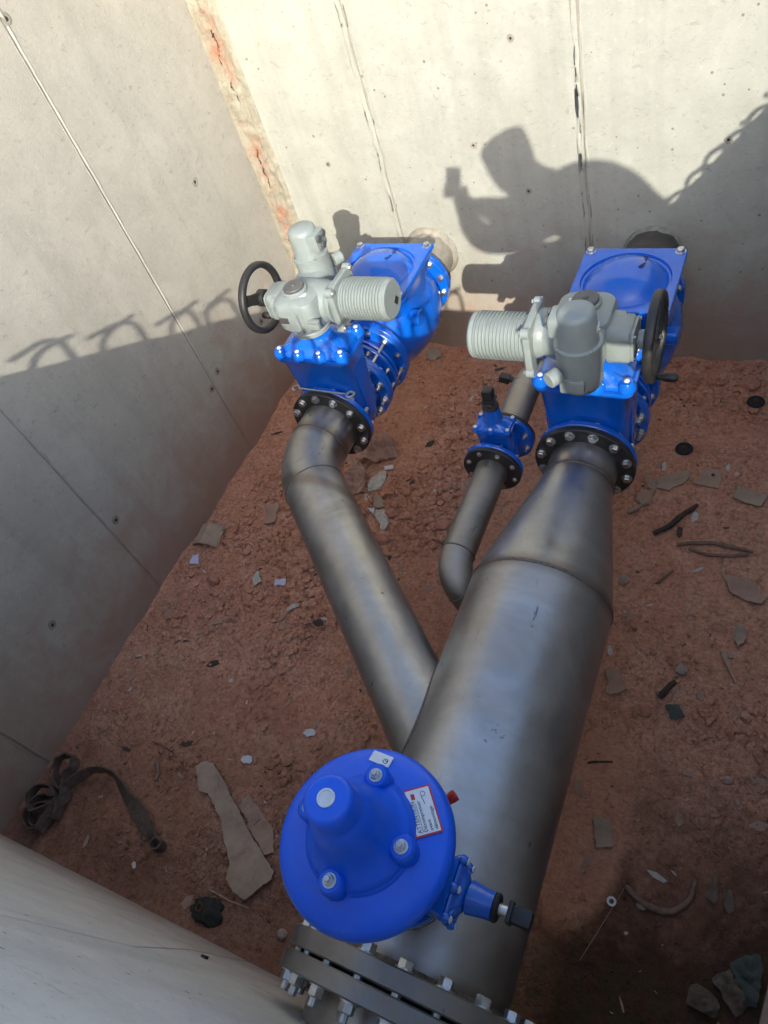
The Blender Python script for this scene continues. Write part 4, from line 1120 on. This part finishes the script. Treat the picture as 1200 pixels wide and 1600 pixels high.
sheet('sack_tail', 'sack_rag', 'dusty torn sack piece tucked against the branch elbow', 'sack', SACK, .004, .015, .010, crumple=.05)
def stone(p, r, name, label, mat=CLOD, sq=(1, 1, .6)):
    bm = bmesh.new(); bmesh.ops.create_icosphere(bm, subdivisions=2, radius=r)
    sd = random.uniform(0, 50)
    for v in bm.verts:
        k = 1 + .35 * noise.noise(v.co / r * 1.3 + Vector((sd, 0, 0))) + .12 * noise.noise(v.co / r * 4 + Vector((sd, 0, 0)))
        v.co = Vector((v.co.x * sq[0], v.co.y * sq[1], v.co.z * sq[2])) * k
    me = bpy.data.meshes.new(name); bm.to_mesh(me); bm.free(); me.materials.append(mat)
    me.polygons.foreach_set('use_smooth', [True] * len(me.polygons)); me.set_sharp_from_angle(angle=R_(28))
    o = ob(name, me, None, (p[0], p[1], floor_h(*p) + r * sq[2] * .55)); o.rotation_euler = (0, 0, random.uniform(0, 6))
    return tag(o, label, 'stone')
STN = m_plain('pale_stone', (0.40, 0.30, 0.235), 0.9, 0, 0.3, 30, 0.5)
stone((-1.70, 2.03), .036, 'stone', 'flat brown stone right of the speckled white shard')
stone((-1.68, 1.85), .040, 'stone', 'brown stone below the speckled white shard', CLOD, (.8, 1.2, .5))
stone((-1.92, 3.29), .055, 'stone', 'flat squared stone on the floor at the back wall', STN, (1.1, .8, .45))
stone((-.44, 1.88), .022, 'stone', 'small pale stone at the right side of the cone reducer', STN)
stone((-2.50, 1.39), .04, 'stone', 'upright brown lump near the left wall below the bluish paper', CLOD, (.8, .8, .9))
stone((-.11, .585), .018, 'stone', 'small pinkish stone beside the white washer', STN)
stone((-.13, 1.50), .024, 'stone', 'squarish brown stone right of the big pipe', STN)
stone((-.23, 1.29), .026, 'stone', 'rounded brown stone between the card and the dark flake', CLOD)
stone((.10, 1.10), .016, 'stone', 'small round stone low on the right edge of the floor', STN)
stone((-1.32, .03), .02, 'stone', 'small reddish stone by the near wall left of the bolted flange', STN)
stone((.04, 1.62), .013, 'stone', 'pebble beside the pale pointed splinter', STN)
stone((-.07, 3.22), .05, 'stone', 'clay-coloured stone under the back wall at the right edge', CLOD)
# bent cardboard box flap by the left wall
bx_ = MB()
pr = [(0, .0), (.02, .035), (.07, .052), (.125, .04), (.16, .012)]
bx_.loft([[(x, y_, z + floor_h(-2.7, 1.63)) for x, z in pr] + [(x, y_, z - .004 + floor_h(-2.7, 1.63)) for x, z in pr[::-1]] for y_ in (0, .05, .10, .14)], T(-2.775, 1.57, .004) @ Matrix.Rotation(R_(8), 4, 'Z'))
bo = bx_.build('cardboard_box', CARD, None, 25); tag(bo, 'folded cardboard box flap standing against the left wall', 'cardboard')
OUT['box_flap'] = [(-2.744,1.710), (-2.746,1.742), (-2.630,1.743), (-2.614,1.724), (-2.656,1.692)]
sheet('box_flap', 'cardboard_piece', 'dark cardboard flap right behind the folded box by the left wall', 'cardboard', CARD2, .004, .01, .02)
# sealing discs
for p, lb in (((-.32, 2.731), 'black rubber disc with centre nut on the floor, nearer of two'), ((-.032, 3.088), 'black rubber disc with centre nut on the floor, farther one near the back wall')):
    KEEP.append((*p, .05)); t = thing('rubber_disc', (*p, max(floor_h(*p), floor_max(*p, .035)) + .001), lb, 'disc')
    MB().lathe([(0, 0), (.042, 0), (.043, .003), (.040, .009), (.030, .010), (.027, .006), (0, .006)], None, 36).build('disc', RUBBER, t)
    put(t, bolt_mesh(.011, .008, REBAR), (0, 0, .006), name='nut')
ws = MB().lathe([(.0085, 0), (.0165, 0), (.0165, .003), (.0085, .003), (.0085, 0)], None, 28).mesh('washer', WHITE)
o = ob('washer', ws, None, (-.208, .563, floor_h(-.208, .563) + .003)); tag(o, 'bright white ring washer lying in the dark mud', 'washer')
def strand(pts, r, name, label, cat, mat, flat=1.0, seg=8, jit=.3):
    P = []
    for i in range(len(pts) - 1):
        a, b = Vector(pts[i]), Vector(pts[i + 1]); n_ = max(2, int((b - a).length / .012))
        for k in range(n_): P.append(a.lerp(b, k / n_))
    P.append(Vector(pts[-1]))
    c = sum((p for p in P), Vector((0, 0))) / len(P)
    q = [(p.x - c.x, p.y - c.y, floor_h(p.x, p.y) + r * flat + (.15 * r * noise.noise(Vector((p.x * 40, p.y * 40, 0))))) for p in P]
    n_ = len(q); rs = [r * (.45 + .55 * math.sin(PI * min(1, (k + .6) / n_)) ** .4) * (1 + jit * noise.noise(Vector((k * .35, r * 99, 0)))) for k in range(n_)]
    m = MB().tube(q, rs, seg)
    o = m.build(name, mat, None, 50, (c.x, c.y, 0)); return tag(o, label, cat)
strand([(-.361, 2.163), (-.30, 2.225), (-.26, 2.30), (-.202, 2.373)], .015, 'wood_stick', 'dark weathered stick lying diagonally right of the cone reducer', 'stick', WOOD)
strand([(-.254, 2.125), (-.19, 2.145), (-.10, 2.165), (0, 2.16), (.065, 2.155)], .010, 'bark_strip', 'long pale bark strip below the dark stick', 'bark', BARK)
strand([(-.20, 2.115), (-.12, 2.10), (-.05, 2.11), (.05, 2.14)], .008, 'bark_strip', 'shorter bark strip lying against the long pale one', 'bark', BARK)
strand([(-.171, .627), (-.13, .60), (-.094, .59), (-.05, .587), (-.012, .597), (.02, .63), (.039, .664), (.045, .722)], .012, 'bark_strip', 'curved hook-shaped bark strip in the mud at bottom right', 'bark', BARK)
strand([(-.267, .343), (-.172, .631)], .0012, 'wire', 'thin straight wire beside the white washer', 'wire', PINE, 2, 6, 0)
strand([(-2.018, 1.568), (-1.945, 1.614)], .009, 'wood_stick', 'short stick poking out under the slanting branch pipe', 'stick', BARK)
strand([(-2.33, .514), (-2.27, .512), (-2.196, .504)], .006, 'twig', 'thin twig in front of the coiled strap', 'twig', BARK)
strand([(-2.25, .44), (-2.21, .40), (-2.2, .36)], .010, 'twig', 'broad pale twig between twig and coiled strap', 'twig', BARK)
strand([(-.50, 2.27), (-.46, 2.31), (-.42, 2.335)], .011, 'cardboard_roll', 'rolled pale cardboard strip under the right-hand black flange', 'cardboard', CARD)
strand([(-.30, 1.90), (-.27, 1.95), (-.245, 1.985)], .008, 'twig', 'broken twig right of the cone reducer', 'twig', BARK)
strand([(-.19, 1.36), (-.165, 1.41), (-.145, 1.44)], .013, 'wood_stick', 'stubby dark stick above the dark flake', 'stick', WOOD)
strand([(-1.70, .06), (-1.60, .055), (-1.50, .06)], .004, 'twig', 'thin pale twig at the lower end of the long cardboard', 'twig', PINE)
strand([(-.40, 1.02), (-.36, 1.035), (-.31, 1.05)], .004, 'twig', 'dark thin twig on the orange clay beside the big pipe', 'twig', WOOD)
strand([(-2.69, .87), (-2.67, .885)], .008, 'pipe_stub', 'tiny metal stub at the foot of the left wall', 'stub', ZINC)
# plank in the bottom right corner
pk = MB().box(.10, .55, .04, T(0, 0, 0), .004).build('plank', PINE, None, 30, (.335, .40, floor_h(.3, .4) + .03)); pk.rotation_euler = (0, 0, R_(-7))
tag(pk, 'brown wooden plank cut off by the bottom right corner', 'plank')
# black mud-caked plug
mp = thing('mossy_lump', (-1.66, -.01, floor_h(-1.66, -.01) + .002), 'dark mossy lump with a small ring beside the near wall', 'lump')
bm_ = bmesh.new(); bmesh.ops.create_icosphere(bm_, subdivisions=3, radius=1)
for v in bm_.verts:
    k_ = 1 + .45 * noise.noise(v.co * 1.8 + Vector((5, 2, 1))) + .22 * noise.noise(v.co * 6)
    v.co = Vector((v.co.x * .075, v.co.y * .048, max(-.01, v.co.z * .030))) * k_
me_ = bpy.data.meshes.new('lump'); bm_.to_mesh(me_); bm_.free(); me_.materials.append(m_plain('mossy_rubber', (.040, .040, .030), .95, 0, .6, 70, 1.0))
me_.polygons.foreach_set('use_smooth', [True] * len(me_.polygons)); ob('lump', me_, mp)
MB().lathe([(.010, .030), (.018, .030), (.018, .036), (.010, .036), (.010, .030)], T(-.03, 0, -.004), 24).build('ring', REBAR, mp)
# woven strap / lay-flat hose, coiled in the corner
P = []
def arc(cx, cy, r, a0, a1, n_, z): 
    for k in range(n_):
        a = R_(a0 + (a1 - a0) * k / (n_ - 1)); P.append((cx + r * math.cos(a), cy + r * math.sin(a), z, 1.0))
arc(-2.64, .045, .055, 0, 360, 22, .03)
arc(-2.635, .05, .080, 0, 300, 20, .045)
P += [(-2.585, .13, .06, .8)]
arc(-2.665, .10, .062, 20, 330, 18, .075)
P += [(-2.60, .075, .07, .7), (-2.57, .14, .05, .8), (-2.60, .20, .06, 1)]
arc(-2.655, .265, .05, -30, 250, 20, .075)
P += [(-2.66, .19, .065, 1), (-2.60, .16, .06, .9), (-2.55, .23, .07, .8), (-2.52, .29, .06, .9), (-2.47, .315, .05, 1), (-2.40, .31, .045, .9), (-2.34, .285, .04, .7), (-2.27, .25, .035, .5), (-2.20, .225, .03, .3), (-2.13, .20, .03, .2), (-2.06, .165, .03, .3), (-2.00, .135, .03, .7)]
arc(-1.975, .125, .022, 60, -220, 14, .03)
secs = []
w, th = .030, .0035
for i, (x, y, z, up) in enumerate(P):
    x += .008 * noise.noise(Vector((i * .37, 1, 2))); y += .008 * noise.noise(Vector((i * .41, 5, 2))); up = max(.15, up - .35 * abs(noise.noise(Vector((i * .23, 9, 4)))))
    a = Vector(P[max(i - 1, 0)][:2]); b = Vector(P[min(i + 1, len(P) - 1)][:2]); t = (b - a).normalized()
    nrm = Vector((-t.y, t.x, 0)); v = (Vector((0, 0, 1)) * up + nrm * (1 - up)).normalized(); n2 = v.cross(Vector((t.x, t.y, 0))).normalized()
    c = Vector((x, y, z + floor_h(x, y)))
    secs.append([c + v * w + n2 * th, c - v * w + n2 * th, c - v * w - n2 * th, c + v * w - n2 * th])
hs = MB().loft(secs).build('coiled_strap', STRAP, None, 50)
tag(hs, 'dark brown flat strap coiled in the near left corner of the pit', 'strap')
# spanner hanging on the left valve
sp = thing('spanner', (-1.80, 2.035, .905), 'silver ring spanner lying on the left-hand gate valve flange', 'tool')
MB().tube([(-.12, -.01, .004), (0, -.012, .0), (.135, -.012, -.004)], .0045, 8).build('shank', ZINC, sp)
MB().tube([Vector((-.135 + .016 * math.cos(a), -.01 + .016 * math.sin(a), .004)) for a in np.linspace(.2, 5.0, 16)], .0045, 8).build('open_end', ZINC, sp)
MB().tube([Vector((.153 + .018 * math.cos(a), -.012 + .018 * math.sin(a), -.004)) for a in np.linspace(0, 2 * PI, 24)], .006, 8, False).build('ring_end', ZINC, sp)

# scraps of bark, straw and grit trodden into the clay: uncountable
def flakes(n, mat, name, label):
    m = MB()
    for _ in range(n):
        for _t in range(20):
            x = random.uniform(XL + .05, XR - .1); y = random.uniform(YN + .08, YF - .1)
            if random.random() < .2 + .8 * lumpy(x, y) and not any((x - a) ** 2 + (y - b) ** 2 < q * q for a, b, q in KEEP): break
        L = random.uniform(.006, .022) if random.random() < .8 else random.uniform(.02, .05); w = L * random.uniform(.12, .6)
        z = floor_h(x, y) + .003; k = 5
        out = [(L * math.cos(2 * PI * i / k) * random.uniform(.6, 1), w * math.sin(2 * PI * i / k) * random.uniform(.6, 1)) for i in range(k)]
        m.prism(out, 0, random.uniform(.001, .003), T(x, y, z) @ Matrix.Rotation(random.uniform(0, 6.3), 4, 'Z') @ Matrix.Rotation(random.uniform(-.25, .25), 4, 'X'))
    tag(m.build(name, mat, None, 30), label, 'debris', None, 'stuff')
flakes(650, CARD2, 'trodden_flakes', 'small dusty brown flakes trodden into the red clay floor')
flakes(160, WOOD, 'bark_crumbs', 'tiny dark bark crumbs strewn over the red clay floor')
flakes(90, PLASTER, 'plaster_crumbs', 'tiny pale plaster crumbs strewn over the red clay floor')
clods()
